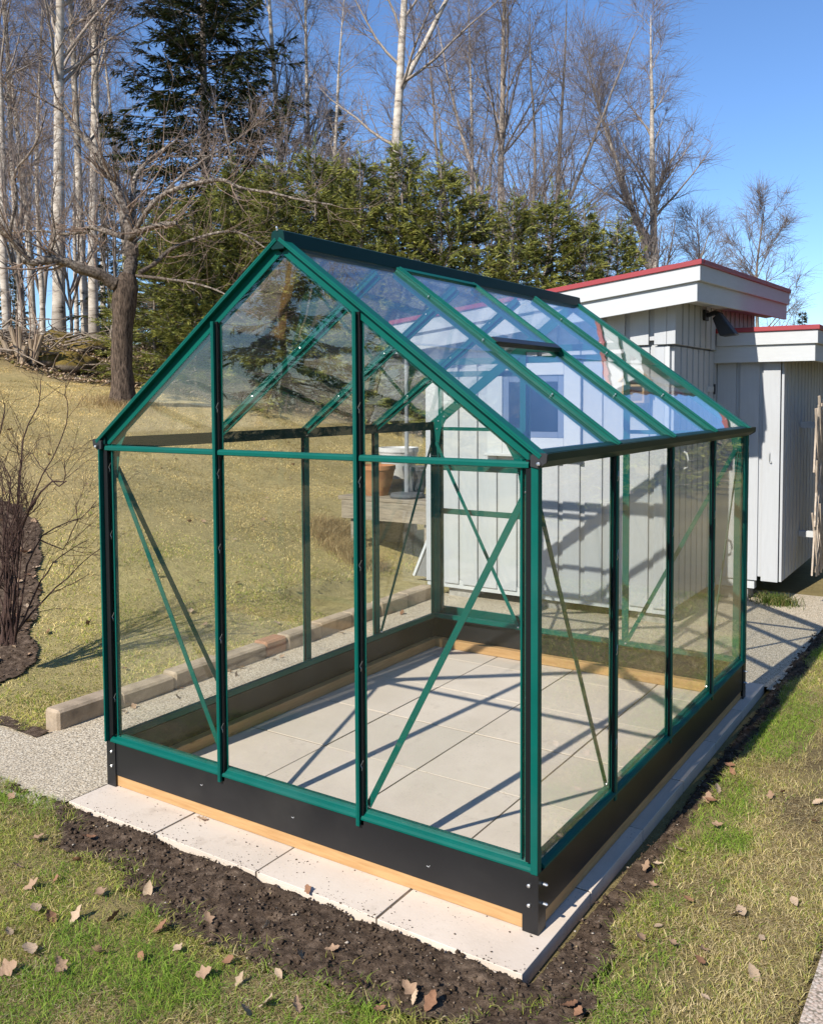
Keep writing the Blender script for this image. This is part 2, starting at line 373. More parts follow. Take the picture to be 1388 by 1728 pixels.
# clods and pebbles of the dug soil, one uncountable mass
def lumps(n, pos, size, name, material, colour=None, parent=None):
    bmv = np.array([(0, 0, 1), (.9, 0, .2), (.28, .85, .25), (-.72, .53, .2), (-.72, -.53, .22), (.28, -.85, .2), (0, 0, -.6)])
    bf = np.array([(0, 1, 2), (0, 2, 3), (0, 3, 4), (0, 4, 5), (0, 5, 1), (6, 2, 1), (6, 3, 2), (6, 4, 3), (6, 5, 4), (6, 1, 5)])
    jit = 1+.35*rng.standard_normal((n, 7, 1)); a = rng.uniform(0, 6.28, n); ca, sa = np.cos(a)[:, None], np.sin(a)[:, None]
    v = bmv[None]*jit; vx = v[..., 0]*ca-v[..., 1]*sa; vy = v[..., 0]*sa+v[..., 1]*ca
    V = np.stack([vx, vy, v[..., 2]*.8], -1)*size[:, None, None]+pos[:, None]
    F = (bf[None]+(np.arange(n)*7)[:, None, None]).reshape(-1, 3)
    col = None if colour is None else np.repeat(colour, 7, 0)
    return link(name, np_mesh(name, V.reshape(-1, 3), F, material, False, col), parent=parent)
def sample(n, x0, x1, y0, y1, mask):
    P = rng.uniform((x0, y0), (x1, y1), (n, 2)); return P[mask(P[:, 0], P[:, 1])]
P = sample(60000, -.4, 2.35, -.75, 4.2, lambda x, y: soil_mask(x, y)); sz = .0018+.009*rng.random(len(P))**4
o = lumps(len(P), np.column_stack([P, soil_z(P[:, 0], P[:, 1])+.002]), sz, 'soil_clods', SOIL); setp(o, 'crumbs and clods of dark soil along the slabs', 'soil', kind='stuff')
P = sample(5200, -.4, 2.3, -.72, 3., soil_mask); n = len(P); cc_ = np.array([(.30, .24, .18), (.22, .16, .11), (.42, .36, .29), (.34, .25, .13)])[rng.integers(4, size=n)]
o = lumps(n, np.column_stack([P, soil_z(P[:, 0], P[:, 1])+.004]), .0018+.0045*rng.random(n)**3, 'soil_pebbles', TINTED, cc_); setp(o, 'small pale stones and straw bits in the dug soil', 'soil', kind='stuff')
P = sample(9000, -.01, 1.98, -.2, 0.0, lambda x, y: rng.random(len(x)) < .02+.35*np.exp(-(y+.2)/.025)*(fbm(x, 0*x, 5, 3, 81) > .48)); n = len(P)
o = lumps(n, np.column_stack([P, 0*P[:, 0]+.001]), .001+.003*rng.random(n)**3, 'soil_crumbs', SOIL); setp(o, 'loose soil crumbs spilled on the front slabs', 'soil', kind='stuff')
P = sample(16000, -5.5, -1.3, -1.5, 2.8, in_bed); sz = .004+.010*rng.random(len(P))**2
o = lumps(len(P), np.column_stack([P, bed_z(P[:, 0], P[:, 1])]), sz, 'bed_clods', SOIL); setp(o, 'clods of dark soil in the shrub bed', 'soil', kind='stuff')

# ------------------------------------------------------------------ paving slabs and kerb
pave = thing('paving', None, None, (0, 0, 0)); pave['kind'] = 'structure'; pave['label'] = 'pale square concrete slabs laid under and around the greenhouse'; pave['category'] = 'paving'
for i in range(4):
    for j in range(6):
        x0, y0 = -.015+i*.5, -.2+j*.5; g_ = .0038; dz = rng.uniform(-.001, .0012)
        e = rng.uniform(-.003, .003, 4)
        mb = MB(); mb.box(x0+g_+e[0]*.3, x0+.5-g_, y0+g_+(e[2] if j == 0 else 0), y0+.5-g_, -.05, dz)
        mb.build('slab', SLAB, pave, bevel=.0011)
bedding = MB().box(-.012, 1.978, -.19, 2.79, -.06, -.0032); bo = bedding.build('slab_bedding', painted('joint_sand', (.15, .115, .08), .95, .5, 14, .1, bump=.5), pave)
KERB = painted('kerb_stone', (.42, .325, .225), .9, .4, 9, .2, bump=.5, dirt=(.2, .17, .12)); KERBR = painted('red_kerb_brick', (.40, .20, .11), .9, .3, 12, .2, bump=.5)
kerb = thing('stone_kerb', 'row of low pale stone kerb blocks between the path and the lawn', 'kerb', (-.8, .3, 0))
yy = .27; i = 0
while yy < 3.35:
    L = .34+.05*rng.random(); red = (i == 4)
    if red: L = .2
    h = .072+.005*rng.standard_normal()+.012*(yy/3); mb = MB(); xo = rng.uniform(-.01, .01)
    mb.box(-.845+xo, -.735+xo, yy+.0015, yy+L-.0015, -.05, h); s = mb.build('kerb_block', KERBR if red else KERB, kerb, bevel=.012)
    yy += L; i += 1

# ------------------------------------------------------------------ greenhouse
W, D, HB = 1.93, 2.5224, .1865; ZE = HB+1.2391; ZR = HB+1.945; B = D/4
gh = thing('greenhouse', 'green aluminium greenhouse with clear glass panes on a black steel base', 'greenhouse', (W/2, D/2, 0))
def part(name, mb, m=GREEN, parent=gh, bevel=.0012): return mb.build(name, m, parent, bevel=bevel)
base = None
# timber sleepers under the base
part('timber', MB().box(.012, W-.012, -.002, .043, .002, .055), TIMBER_X, bevel=.002)
part('timber', MB().box(.012, W-.012, D-.043, D+.002, .002, .055), TIMBER_X, bevel=.002)
part('timber', MB().box(-.002, .043, .046, D-.046, .002, .055), TIMBER_Y, bevel=.002)
part('timber', MB().box(W-.043, W+.002, .046, D-.046, .002, .055), TIMBER_Y, bevel=.002)
# black steel base panels with an inward lip
part('base_panel', MB().box(.004, W-.004, -.008, -.004, .050, HB-.004).box(.004, W-.004, -.0042, .03, HB-.007, HB-.0035), BLACK, bevel=0)
part('base_panel', MB().box(.004, W-.004, D+.004, D+.008, .050, HB-.004).box(.004, W-.004, D-.03, D+.0042, HB-.007, HB-.0035), BLACK, bevel=0)
part('base_panel', MB().box(-.008, -.004, .004, D-.004, .050, HB-.004).box(-.0042, .03, .032, D-.032, HB-.0072, HB-.0037), BLACK, bevel=0)
part('base_panel', MB().box(W+.004, W+.008, .004, D-.004, .050, HB-.004).box(W-.03, W+.0042, .032, D-.032, HB-.0072, HB-.0037), BLACK, bevel=0)
bolt_me = None
def bolt(p, n, r=.006, L=.006, parent=gh):
    n = np.array(n, float); p = np.array(p, float)
    MB().tube([p, p+n*L*.7, p+n*L], [r, r*.95, r*.55], 8).build('bolt', STEEL, parent)
for cx, sx in ((0, -1), (W, 1)):
    for cy, sy in ((0, -1), (D, 1)):
        mb = MB()
        mb.box(min(cx, cx-sx*.04)+(sx*.011 if 0 else 0), max(cx, cx-sx*.04), min(cy+sy*.0085, cy+sy*.0125), max(cy+sy*.0085, cy+sy*.0125), .001, HB)
        mb.box(min(cx+sx*.0085, cx+sx*.0125), max(cx+sx*.0085, cx+sx*.0125), min(cy+sy*.0125, cy-sy*.04), max(cy+sy*.0125, cy-sy*.04), .001, HB)
        mb.box(min(cx, cx+sx*.0085), max(cx, cx+sx*.0085), min(cy+sy*.0085, cy+sy*.0125), max(cy+sy*.0085, cy+sy*.0125), .001, HB)
        part('corner_bracket', mb, BLACK, bevel=0)
        for zz in (.085, .145):
            bolt((cx-sx*.018, cy+sy*.0125, zz), (0, sy, 0)); bolt((cx+sx*.0125, cy-sy*.02, zz), (sx, 0, 0), .005, .016)
SCUFF = mat('scraped_paint', (.55, .55, .54), .5)
for x_, z_, n_ in ((.985, .115, 3), (.53, .125, 2), (1.55, .10, 2)):
    MB().tube([(x_, -.0082, z_), (x_+.008, -.0082, z_-.002), (x_+.012, -.0082, z_+.004)][:n_+1], .0009, 4).build('scuff', SCUFF, gh)
# bottom rails
prof = [(-.014, 0), (.03, 0), (.03, .026), (.012, .028), (.004, .018), (-.008, .012), (-.014, .006)]
def rail_y(y, s, z, x0=.012, x1=W-.012, pr=prof): return MB().extrude([(a*1.0, b) for a, b in pr], (x0, y, z), (x1, y, z), (0, -s, 0), (0, 0, 1))
def rail_x(x, s, z, y0=.03, y1=D-.03, pr=prof): return MB().extrude([(a*1.0, b) for a, b in pr], (x, y0, z), (x, y1, z), (-s, 0, 0), (0, 0, 1))
part('bottom_rail', rail_y(0, -1, HB), bevel=0); part('bottom_rail', rail_y(D, 1, HB), bevel=0)
part('bottom_rail', rail_x(0, -1, HB), bevel=0); part('bottom_rail', rail_x(W, 1, HB), bevel=0)
# corner posts
for cx, sx in ((0, -1), (W, 1)):
    for cy, sy in ((0, -1), (D, 1)):
        mb = MB(); z0, z1 = HB-.002, ZE-.012
        fx = lambda a, b: (min(cx-sx*a, cx-sx*b), max(cx-sx*a, cx-sx*b)); fy = lambda a, b: (min(cy-sy*a, cy-sy*b), max(cy-sy*a, cy-sy*b))
        mb.box(*(fx(-.012, .011) if sx > 0 else fx(-.012, -.004)), *(fy(-.018, .010) if sx > 0 else fy(-.024, .010)), z0, z1)            # outer nose
        if sx < 0: part('glazing_seal', MB().box(*fx(-.0038, .0111), *fy(-.004, .010), z0, z1), SEAL, bevel=0)
        mb.box(*fx(.0112, .052), *fy(.012, .016), z0+.03, z1)         # inner flange along the gable
        mb.box(*fx(.046, .052), *fy(-.004, .012), z0+.03, z1)
        mb.box(*fx(.0112, .016), *fy(.0162, .045), z0+.03, z1)
        part('corner_post', mb)
        part('glazing_seal', MB().box(*fx(.0113, .030), *fy(-.012, -.0008), z0+.03, z1), SEAL, bevel=0)
# glazing bars
def gbar(p0, p1, out, name='glazing_bar', parent=gh, m=GREEN, web=.006, deep=.024, fl=.019):
    """T-shaped bar: web stands outside the glass, flange lies inside"""
    p0 = np.array(p0, float); p1 = np.array(p1, float); a = p1-p0; a /= np.linalg.norm(a); out = np.array(out, float); s = np.cross(out, a)
    mb = MB()
    def bx(s0, s1, o0, o1):
        q = [s*s0+out*o0, s*s1+out*o0, s*s1+out*o1, s*s0+out*o1]; mb.hexa([p0+k for k in q], [p1+k for k in q])
    bx(-web/2, web/2, -.012, deep); bx(-web/2-.004, -web/2, deep-.006, deep-.001); bx(web/2, web/2+.004, deep-.006, deep-.001); bx(-fl, -web/2, -.012, -.008); bx(web/2, fl, -.012, -.008)
    o_ = part(name, mb, m, parent, bevel=.0008); mb = MB(); bx(-web/2-.011, -web/2-.0002, -.0005, .008); bx(web/2+.0002, web/2+.011, -.0005, .008)
    part('glazing_seal', mb, SEAL, parent, bevel=0); return o_
def gable_z(x): return ZE+(ZR-ZE)*(1-abs(x-W/2)/(W/2))
for k in (1, 2):
    x = W*k/3
    gbar((x, 0, HB-.02), (x, 0, gable_z(x)-.02), (0, -1, 0))
    gbar((x, D, HB+.0), (x, D, gable_z(x)-.02), (0, 1, 0))
for k in (1, 2, 3):
    gbar((0, k*B, HB-.02), (0, k*B, ZE-.01), (-1, 0, 0)); gbar((W, k*B, HB-.02), (W, k*B, ZE-.01), (1, 0, 0), deep=.012, web=.016, fl=.022)
# gable cross bars
def roundbar(x0, x1, y, z, s):
    pr = [(-.016, -.007), (-.016, .004), (-.012, .010), (-.004, .012), (.010, .012), (.010, -.010), (-.010, -.010)]
    return MB().extrude(pr, (x0, y, z), (x1, y, z), (0, -s, 0), (0, 0, 1))
for x0, x1 in ((.02, W/3-.012), (W/3+.012, 2*W/3-.012), (2*W/3+.012, W-.02)): part('cross_bar', roundbar(x0, x1, 0, ZE-.028, -1), bevel=0)
for x0, x1 in ((.02, W/3-.012), (2*W/3+.012, W-.02)): part('cross_bar', roundbar(x0, x1, D, ZE-.028, 1), bevel=0)
# gable rafters (outer cap + inner flange)
dl = math.hypot(W/2, ZR-ZE); sn = (ZR-ZE)/dl; cs = (W/2)/dl
for sx, xe in ((-1, 0.), (1, W)):
    nrm = np.array([sx*sn, 0, cs]); dn = np.array([sx*cs, 0, -sn])
    for yg, sy in ((0, -1), (D, 1)):
        p0 = np.array([W/2, yg, ZR]); p1 = np.array([xe, yg, ZE])+dn*.02
        mb = MB()
        def bx(y0, y1, n0, n1, p0=p0, p1=p1):
            q = [(np.array([0, y, 0])*1.0+nrm*n) for y, n in ((y0, n0), (y1, n0), (y1, n1), (y0, n1))]; mb.hexa([p0+k for k in q], [p1+k for k in q])
        o_ = sy
        bx(*sorted((o_*.026, -o_*.018)), .010, .018); bx(*sorted((o_*.026, o_*.0225)), .004, .0098); bx(*sorted((o_*.001, -o_*.004)), -.030, .0098); bx(*sorted((-o_*.012, -o_*.016)), -.040, .0098)
        part('gable_rafter', mb)
        # gusset plate at the eave
        yo = yg-o_*.0185
        tri = [(xe-sx*.02, ZE-.15), (xe-sx*.052, ZE-.15), (xe-sx*.075, ZE-.03), (xe-sx*.125, ZE+.055), (xe-sx*.10, ZE+.072), (xe-sx*.02, ZE+.012)]
        part('gusset_plate', MB().extrude([(a, b) for a, b in tri], (0, yo-.0012, 0), (0, yo+.0012, 0), (1, 0, 0), (0, 0, 1)), bevel=0)
        for q in ((.045, -.028), (.045, -.11), (.055, .022), (.098, .05)): bolt((xe-sx*q[0], yo-.0012, ZE+q[1]), (0, -1, 0), .0055, .006)
# ridge
rp = [(-.026, -.030), (.026, -.030), (.034, -.020), (.026, .030), (.010, .036), (-.010, .036), (-.026, .030), (-.034, -.020)]
RIDGEG = GREEN
part('ridge_bar', MB().extrude(rp, (W/2, -.022, ZR+.005), (W/2, D+.022, ZR+.005), (1, 0, 0), (0, 0, 1)), SHADEGREEN, bevel=.001)
bolt((W/2, -.022, ZR+.038), (0, -.3, 1), .004, .014)
# gutters / eave bars
for sx, xe in ((-1, 0.), (1, W)):
    pr = [(-.02, -.035), (.010, -.036), (.040, -.014), (.043, .008), (.038, .008), (.034, -.006), (.012, -.004), (.008, .006), (-.02, .016)]
    part('gutter', MB().extrude([(a*sx, b) for a, b in pr], (xe, -.012, ZE), (xe, D+.018, ZE), (1, 0, 0), (0, 0, 1)), SHADEGREEN, bevel=0)
    for yg in (-.028, D+.019): 
        MB().extrude([(sx*a, b) for a, b in ((-.010, -.03), (.014, -.035), (.040, -.018), (.043, .006), (.038, .009), (.0, .008), (-.010, .0))], (xe, yg+.004, ZE), (xe, yg+.013, ZE), (1, 0, 0), (0, 0, 1)).build('gutter_cap', RUBBER, gh)
    bolt((xe+sx*.018, -.028, ZE-.022), (0, -1, 0), .006, .006)
# roof bars
def rp_(sx, s, off=0.): # point on slope: s metres down from ridge
    return np.array([W/2+sx*(cs*s+sn*off), 0, ZR-sn*s+cs*off])
for sx in (-1, 1):
    for k in (1, 2, 3):
        p0 = rp_(sx, .055); p1 = rp_(sx, dl+.012); p0[1] = p1[1] = k*B
        mb = MB(); nrm = np.array([sx*sn, 0, cs])
        def bx(y0, y1, n0, n1):
            q = [(np.array([0, y, 0])*1.0+nrm*n) for y, n in ((y0, n0), (y1, n0), (y1, n1), (y0, n1))]; mb.hexa([p0+k2 for k2 in q], [p1+k2 for k2 in q])
        bx(-.018, .018, -.010, -.006); bx(-.0055, .0055, -.006, .022); bx(-.011, -.0055, .015, .0205); bx(.0055, .011, .015, .0205); bx(-.005, .005, -.026, -.010)
        part('roof_bar', mb, bevel=.0008)
        for s in (.25, .55, .9): 
            q = rp_(sx, s, .005); q[1] = k*B-.012; bolt(q, nrm, .0035, .006)
# roof vent in the second bay of the right slope
vent = thing('roof_vent', None, None); vent.parent = gh; vent.location = Vector((W/2, 1.5*B, ZR))-gh.location
def slope_box(mb, sx, s0, s1, y0, y1, n0, n1):
    c = []
    for n in (n0, n1):
        for s, y in ((s0, y0), (s1, y0), (s1, y1), (s0, y1)):
            q = rp_(sx, s, n); q[1] = y; c.append(q)
    return mb.hexa(c[:4], c[4:])
part('vent_rail', slope_box(MB(), 1, .555, .590, B+.024, 2*B-.024, .006, .028), BLACK, vent)
part('vent_rail', slope_box(MB(), 1, .05, .075, B+.024, 2*B-.024, .006, .022), GREEN, vent)
for y in (B+.0125, 2*B-.0235): part('vent_stile', slope_box(MB(), 1, .05, .588, y, y+.011, .006, .0245), GREEN, vent)
part('pane', slope_box(MB(), 1, .076, .555, B+.024, 2*B-.024, .012, .0152), GLASS, vent, 0)
# flat bracing strips
def strip(p0, p1, out, wd=.011, off=-.014):
    p0 = np.array(p0, float); p1 = np.array(p1, float); out = np.array(out, float); a = p1-p0; a /= np.linalg.norm(a); s = np.cross(a, out); p0 = p0+out*off; p1 = p1+out*off
    mb = MB(); q = [s*-wd, s*wd, s*wd+out*.003, s*-wd+out*.003]; mb.hexa([p0+k for k in q], [p1+k for k in q]); part('brace', mb, bevel=0)
    bolt(p1+out*.003, out, .006, .007)
zt, zb = ZE-.11, HB+.035
strip((.04, 0, zt), (W/3-.012, 0, zb), (0, -1, 0), off=-.026); strip((W-.045, 0, zt), (2*W/3+.012, 0, zb), (0, -1, 0), off=-.026)
strip((.04, D, zt), (W/3-.02, D, zb-.02), (0, -1, 0), off=.026); strip((W-.045, D, zt), (2*W/3+.01, D, zb-.02), (0, -1, 0), off=.026)
strip((0, .045, zt), (0, B-.012, zb), (1, 0, 0), off=.022); strip((0, D-.045, zt), (0, 3*B+.012, zb), (1, 0, 0), off=.022)
strip((W, .045, zt), (W, B-.012, zb), (1, 0, 0), off=-.026); strip((W, D-.045, zt), (W, 3*B+.012, zb), (1, 0, 0), off=-.026)
# panes
def pane_poly(pts, th): # pts coplanar list, th thickness vector
    pts = [np.array(p, float) for p in pts]; th = np.array(th, float); n = len(pts)
    mb = MB(); mb.add(pts+[p+th for p in pts], [tuple(range(n-1, -1, -1)), tuple(range(n, 2*n))]+[(i, (i+1) % n, n+(i+1) % n, n+i) for i in range(n)])
    return mb.build('pane', GLASS, gh)
zlo, zhi = HB+.026, ZE-.032; gw = .0075
for yg in (0, D):
    th = (0, .003, 0)
    for k in range(3):
        if yg == D and k == 1: continue
        x0, x1 = W*k/3+(gw if k else .018), W*(k+1)/3-(gw if k < 2 else .018)
        pane_poly([(x0, yg, zlo), (x1, yg, zlo), (x1, yg, zhi), (x0, yg, zhi)], th)
    dz = .03
    g1, g2 = gable_z(W/3-gw)-dz, gable_z(W/3+gw)-dz; zl = ZE-.011
    zm = 1.90 if yg == D else zl
    pane_poly([(.03, yg, zl), (W/3-gw, yg, zl), (W/3-gw, yg, g1), (.03, yg, max(zl+.002, gable_z(.03)-dz))], th)
    pane_poly([(W-.03, yg, zl), (W-.03, yg, max(zl+.002, gable_z(.03)-dz)), (2*W/3+gw, yg, g1), (2*W/3+gw, yg, zl)], th)
    pane_poly([(W/3+gw, yg, min(zm, g2-.01)), (2*W/3-gw, yg, min(zm, g2-.01)), (2*W/3-gw, yg, g2), (W/2, yg, ZR-dz), (W/3+gw, yg, g2)], th)
for xe in (0, W):
    for k in range(4):
        y0, y1 = k*B+(gw if k else .02), (k+1)*B-(gw if k < 3 else .02); pane_poly([(xe, y0, zlo), (xe, y1, zlo), (xe, y1, ZE-.036), (xe, y0, ZE-.036)], (-.003 if xe else .003, 0, 0))
for sx in (-1, 1):
    for k in range(4):
        y0, y1 = k*B+(gw if k else .013), (k+1)*B-(gw if k < 3 else .013)
        s0 = .57 if (sx == 1 and k == 1) else .04
        mb = MB()
        if s0 < .1:
            for a, b, n in ((.04, .63, .0045), (.61, dl+.008, .0)): mb = MB(); slope_box(mb, sx, a, b, y0, y1, n, n+.003); mb.build('pane', GLASS, gh)
        else: slope_box(mb, sx, s0, dl+.008, y0, y1, 0, .003); mb.build('pane', GLASS, gh)
# wire glazing clips
clip = MB().tube([(0, 0, 0), (.002, -.003, .010), (-.003, -.003, .018), (.006, -.002, .036)], .0008, 4).mesh('glazing_clip', STEEL)
def put_clip(p, rz):
    o = bpy.data.objects.new('glazing_clip', clip); COL.objects.link(o); o.parent = gh; o.location = Vector(p)-gh.location; o.rotation_euler = (0, 0, rz)
for zf in (.14, .42, .70, .93):
    z = HB+1.2*zf
    for k in (1, 2): put_clip((W*k/3+.012, -.012, z), .3); 
    put_clip((.036, -.004, z), .3); put_clip((W-.03, -.004, z), .3)
    for k in (1, 2, 3): put_clip((W+.012, k*B-.012, z), math.pi/2)
    put_clip((W+.014, D-.012, z), math.pi/2)
for k in (1, 2): put_clip((W*k/3+.012, -.012, ZE+.12), .3)
# sliding door, pushed open over the left bay of the far gable
door = thing('sliding_door', None, None); door.parent = gh; door.location = Vector((.35, D+.05, 0))-gh.location
dy0, dy1, dx0, dx1, dzt = D+.034, D+.052, .02, .665, 1.76
for x in (dx0, dx1-.03): part('stile', MB().box(x, x+.03, dy0, dy1, HB+.005, dzt), GREEN, door)
for z, hh in ((HB+.005, .06), (.85, .035), (1.13, .035), (dzt-.035, .035)): part('rail', MB().box(dx0+.03, dx1-.03, dy0+.002, dy1-.002, z, z+hh), GREEN, door)
for z0, z1 in ((HB+.066, .849), (.886, 1.129), (1.166, dzt-.036)): MB().box(dx0+.031, dx1-.031, dy0+.006, dy0+.009, z0, z1).build('pane', GLASS, door)
part('door_track', MB().box(-.0, 2*W/3+.03, D+.020, D+.058, 1.80, 1.84))
part('door_header', MB().box(W/3+.0, 2*W/3, D-.012, D+.018, 1.862, 1.90))

# ------------------------------------------------------------------ shed
shed = thing('garden_shed', 'white board-clad garden shed with red-edged mono-pitch roof behind the greenhouse', 'shed', (.1, 5., 0))
def roofz(x, y): return 2.475+.113*(x-1.38)+.028*(y-3.6)
SX0, SX1, SY0, SY1 = -.88, 1.10, 3.86, 6.3
def hexa_z(mb, x0, x1, y0, y1, zf0, zf1): 
    c = [(x0, y0), (x1, y0), (x1, y1), (x0, y1)]; return mb.hexa([(a, b, zf0(a, b)) for a, b in c], [(a, b, zf1(a, b)) for a, b in c])
def cladding(wall, horiz, a0, a1, fixed, out, z0, z1f, cover=.132, gap=.04, proud=.0, lo_jit=.0):
    """board-on-board cladding: recessed under-boards and proud cover boards"""
    a = a0; k = 0
    while a < a1-.03:
        b = min(a+cover, a1); 
        for lo, hi, d0, d1, zz in ((a, b, .016, .036, z0), (b-.018, min(b+gap+.018, a1), .0, .0155, z0+.03)):
            if hi-lo < .02 or lo >= a1: continue
            mb = MB(); e0, e1 = sorted((fixed+out*(d0+proud), fixed+out*(d1+proud)))
            if horiz: hexa_z(mb, lo, hi, e0, e1, lambda x, y: zz, z1f)
            else: hexa_z(mb, e0, e1, lo, hi, lambda x, y: zz, z1f)
            mb.build('board', WHITEPAINT, wall, bevel=.0015)
        a = b+gap; k += 1
def mkwall(name, parent):
    o = thing(name, None, None); o.parent = parent; o.location = (0, 0, 0); return o
top = lambda x, y: roofz(x, y)-.16
wf = mkwall('front_wall', shed); wr = mkwall('side_wall', shed)
# dark cores behind the boards
hexa_z(MB(), SX0+.01, SX1-.01, SY0+.001, SY1, lambda x, y: .14, top).build('wall_core', WHITEPAINT, shed)
cladding(wf, True, SX0, SX1-.02, SY0, -1, .10, lambda x, y: 1.945)
cladding(wf, True, SX0, SX1-.002, SY0, -1, 1.955, top, proud=.022)
cladding(wr, False, SY0+.03, 6.2, SX1, 1, .10, lambda x, y: 1.945, cover=.11, gap=.035)
cladding(wr, False, SY0-.01, 6.2, SX1, 1, 1.955, top, cover=.11, gap=.035, proud=.022)
MB().box(SX0, SX1+.016, SY0-.022, SY0-.001, .06, .128).build('sill_board', TRIMPAINT, shed, bevel=.002)
MB().box(SX1-.019, SX1+.015, SY0-.037, SY0-.0005, .10, 1.945).build('corner_board', TRIMPAINT, shed, bevel=.002)
MB().box(SX1+.0005, SX1+.037, SY0-.0002, SY0+.028, .10, 1.945).build('corner_board', WHITEPAINT, shed, bevel=.002)
hexa_z(MB(), SX1-.0, SX1+.06, SY0-.0575, SY0-.012, lambda x, y: 1.955, top).build('corner_board', WHITEPAINT, shed, bevel=.002)
for x in (-.7, 0.1, .88): MB().box(x, x+.22, SY0+.02, SY0+.2, -.03, .139).build('foundation_block', CONC, shed, bevel=.008)
# roof
RX0, RX1, RY0, RY1 = -1.06, 1.38, 3.6, 6.5
rf = hexa_z(MB(), RX0+.02, RX1-.02, RY0+.02, RY1-.02, lambda x, y: roofz(x, y)-.06, lambda x, y: roofz(x, y)-.005).build('roof', REDROOF, shed)
def fascia(x0, x1, y0, y1, d0, d1, name, m, par): hexa_z(MB(), x0, x1, y0, y1, lambda x, y: roofz(x, y)-d1, lambda x, y: roofz(x, y)-d0).build(name, m, par, bevel=.002)
for nm, d0, d1, ins, mm in (('fascia_board', .022, .125, 0., TRIMPAINT), ('fascia_board', .118, .255, .024, TRIMPAINT)):
    fascia(RX0+ins, RX1-ins, RY0+ins, RY0+ins+.02, d0, d1, nm, mm, rf); fascia(RX1-ins-.02, RX1-ins, RY0+ins+.021, RY1, d0, d1, nm, mm, rf); fascia(RX0+ins, RX0+ins+.02, RY0+ins+.021, RY1, d0, d1, nm, mm, rf)
fascia(RX0-.012, RX1+.012, RY0-.014, RY0+.05, -.012, .022, 'flashing', REDROOF, rf); fascia(RX1-.05, RX1+.014, RY0+.051, RY1, -.012, .022, 'flashing', REDROOF, rf)
fascia(RX0-.014, RX0+.05, RY0+.051, RY1, -.012, .022, 'flashing', REDROOF, rf)
fascia(SX0-.1, RX1-.03, RY0+.05, SY0-.04, .20, .215, 'soffit', TRIMPAINT, rf); fascia(SX1+.07, RX1-.046, SY0-.039, RY1, .20, .215, 'soffit', TRIMPAINT, rf)
# window
PANEDARK = mat('dark_window_glass', (.012, .016, .022), .04, 0, .5)
win = thing('window', None, None); win.parent = shed; win.location = Vector((.08, SY0, 1.5))-shed.location
yw = SY0-.036
for nm, b in (('casing', (-.30, -.17, 1.15, 1.90)), ('casing', (.34, .47, 1.15, 1.90)), ('casing', (-.169, .339, 1.76, 1.90)), ('casing', (-.169, .339, 1.165, 1.29))):
    MB().box(b[0], b[1], yw-.024, yw-.001, b[2], b[3]).build(nm, TRIMPAINT, win, bevel=.002)
for b in ((-.168, -.118, 1.292, 1.758), (.288, .338, 1.292, 1.758), (-.117, .287, 1.71, 1.758), (-.117, .287, 1.292, 1.335)): MB().box(b[0], b[1], yw-.012, yw-.001, b[2], b[3]).build('frame', BLUEFRAME, win, bevel=.002)
MB().box(-.117, .287, yw-.006, yw-.001, 1.336, 1.709).build('window_pane', PANEDARK, win)
MB().box(-.31, .48, yw-.06, yw-.0245, 1.145, 1.168).build('window_sill', TRIMPAINT, win, bevel=.003)
# handle on the shaded side and hinge
hd = MB(); hd.tube([(SX1+.037, 4.05, 1.21), (SX1+.075, 4.05, 1.19), (SX1+.085, 4.05, 1.14), (SX1+.075, 4.05, 1.09), (SX1+.037, 4.05, 1.07)], .008, 8).build('door_handle', TRIMPAINT, shed, smooth=True)
MB().box(SX1+.037, SX1+.043, 4.68, 4.86, 1.63, 1.67).build('hinge', TRIMPAINT, shed); MB().tube([(SX1+.045, 4.87, 1.61), (SX1+.045, 4.87, 1.69)], .008, 8).build('hinge', RUBBER, shed)

# lean-to
lean = thing('lean_to', 'narrow white board-clad lean-to with red roof edge, right of the taller shed', 'shed', (1.4, 5.3, 0))
LX0, LX1, LY0, LY1 = 1.14, 1.60, 5.0, 6.9
MB().box(LX0+.01, LX1-.01, LY0+.001, LY1, .2, 1.98).build('wall_core', WHITEPAINT, lean)
l1 = mkwall('front_wall', lean); l2 = mkwall('side_wall', lean)
cladding(l1, True, LX0-.0, LX1+.015, LY0, -1, .15, lambda x, y: 1.98, cover=.145, gap=.03)
cladding(l2, False, LY0+.0, LY1, LX1, 1, .15, lambda x, y: 1.98, cover=.11, gap=.035)
MB().box(LX0, LX1-.16, LY0-.02, LY0+.05, .08, .149).build('sill_board', TRIMPAINT, lean, bevel=.002)
MB().box(LX0+.02, LX0+.25, LY0-.015, LY0+.2, -.03, .079).build('foundation_block', CONC, lean, bevel=.01)
lr = MB().box(LX0-.01, LX1+.27, LY0-.10, LY1+.1, 2.02, 2.095).build('roof', REDROOF, lean)
for z0, z1, ins in ((1.985, 2.085, 0), (1.855, 1.984, .02)):
    MB().box(LX0-.03, LX1+.29-ins, LY0-.135+ins, LY0-.112+ins, z0, z1).build('fascia_board', TRIMPAINT, lr, bevel=.002)
    MB().box(LX1+.268-ins, LX1+.29-ins, LY0-.111+ins, LY1+.1, z0, z1).build('fascia_board', TRIMPAINT, lr, bevel=.002)
MB().box(LX0-.03, LX1+.305, LY0-.15, LY0-.09, 2.0852, 2.122).build('flashing', REDROOF, lr, bevel=.004); MB().box(LX1+.25, LX1+.305, LY0-.089, LY1+.1, 2.0852, 2.122).build('flashing', REDROOF, lr, bevel=.004)
hk = MB().tube([(LX1-.055, LY0-.038, 1.16), (LX1-.055, LY0-.046, 1.15), (LX1-.055, LY0-.046, 1.09), (LX1-.045, LY0-.05, 1.08), (LX1-.04, LY0-.05, 1.09)], .004, 6); hk.build('hook', STEEL, lean)
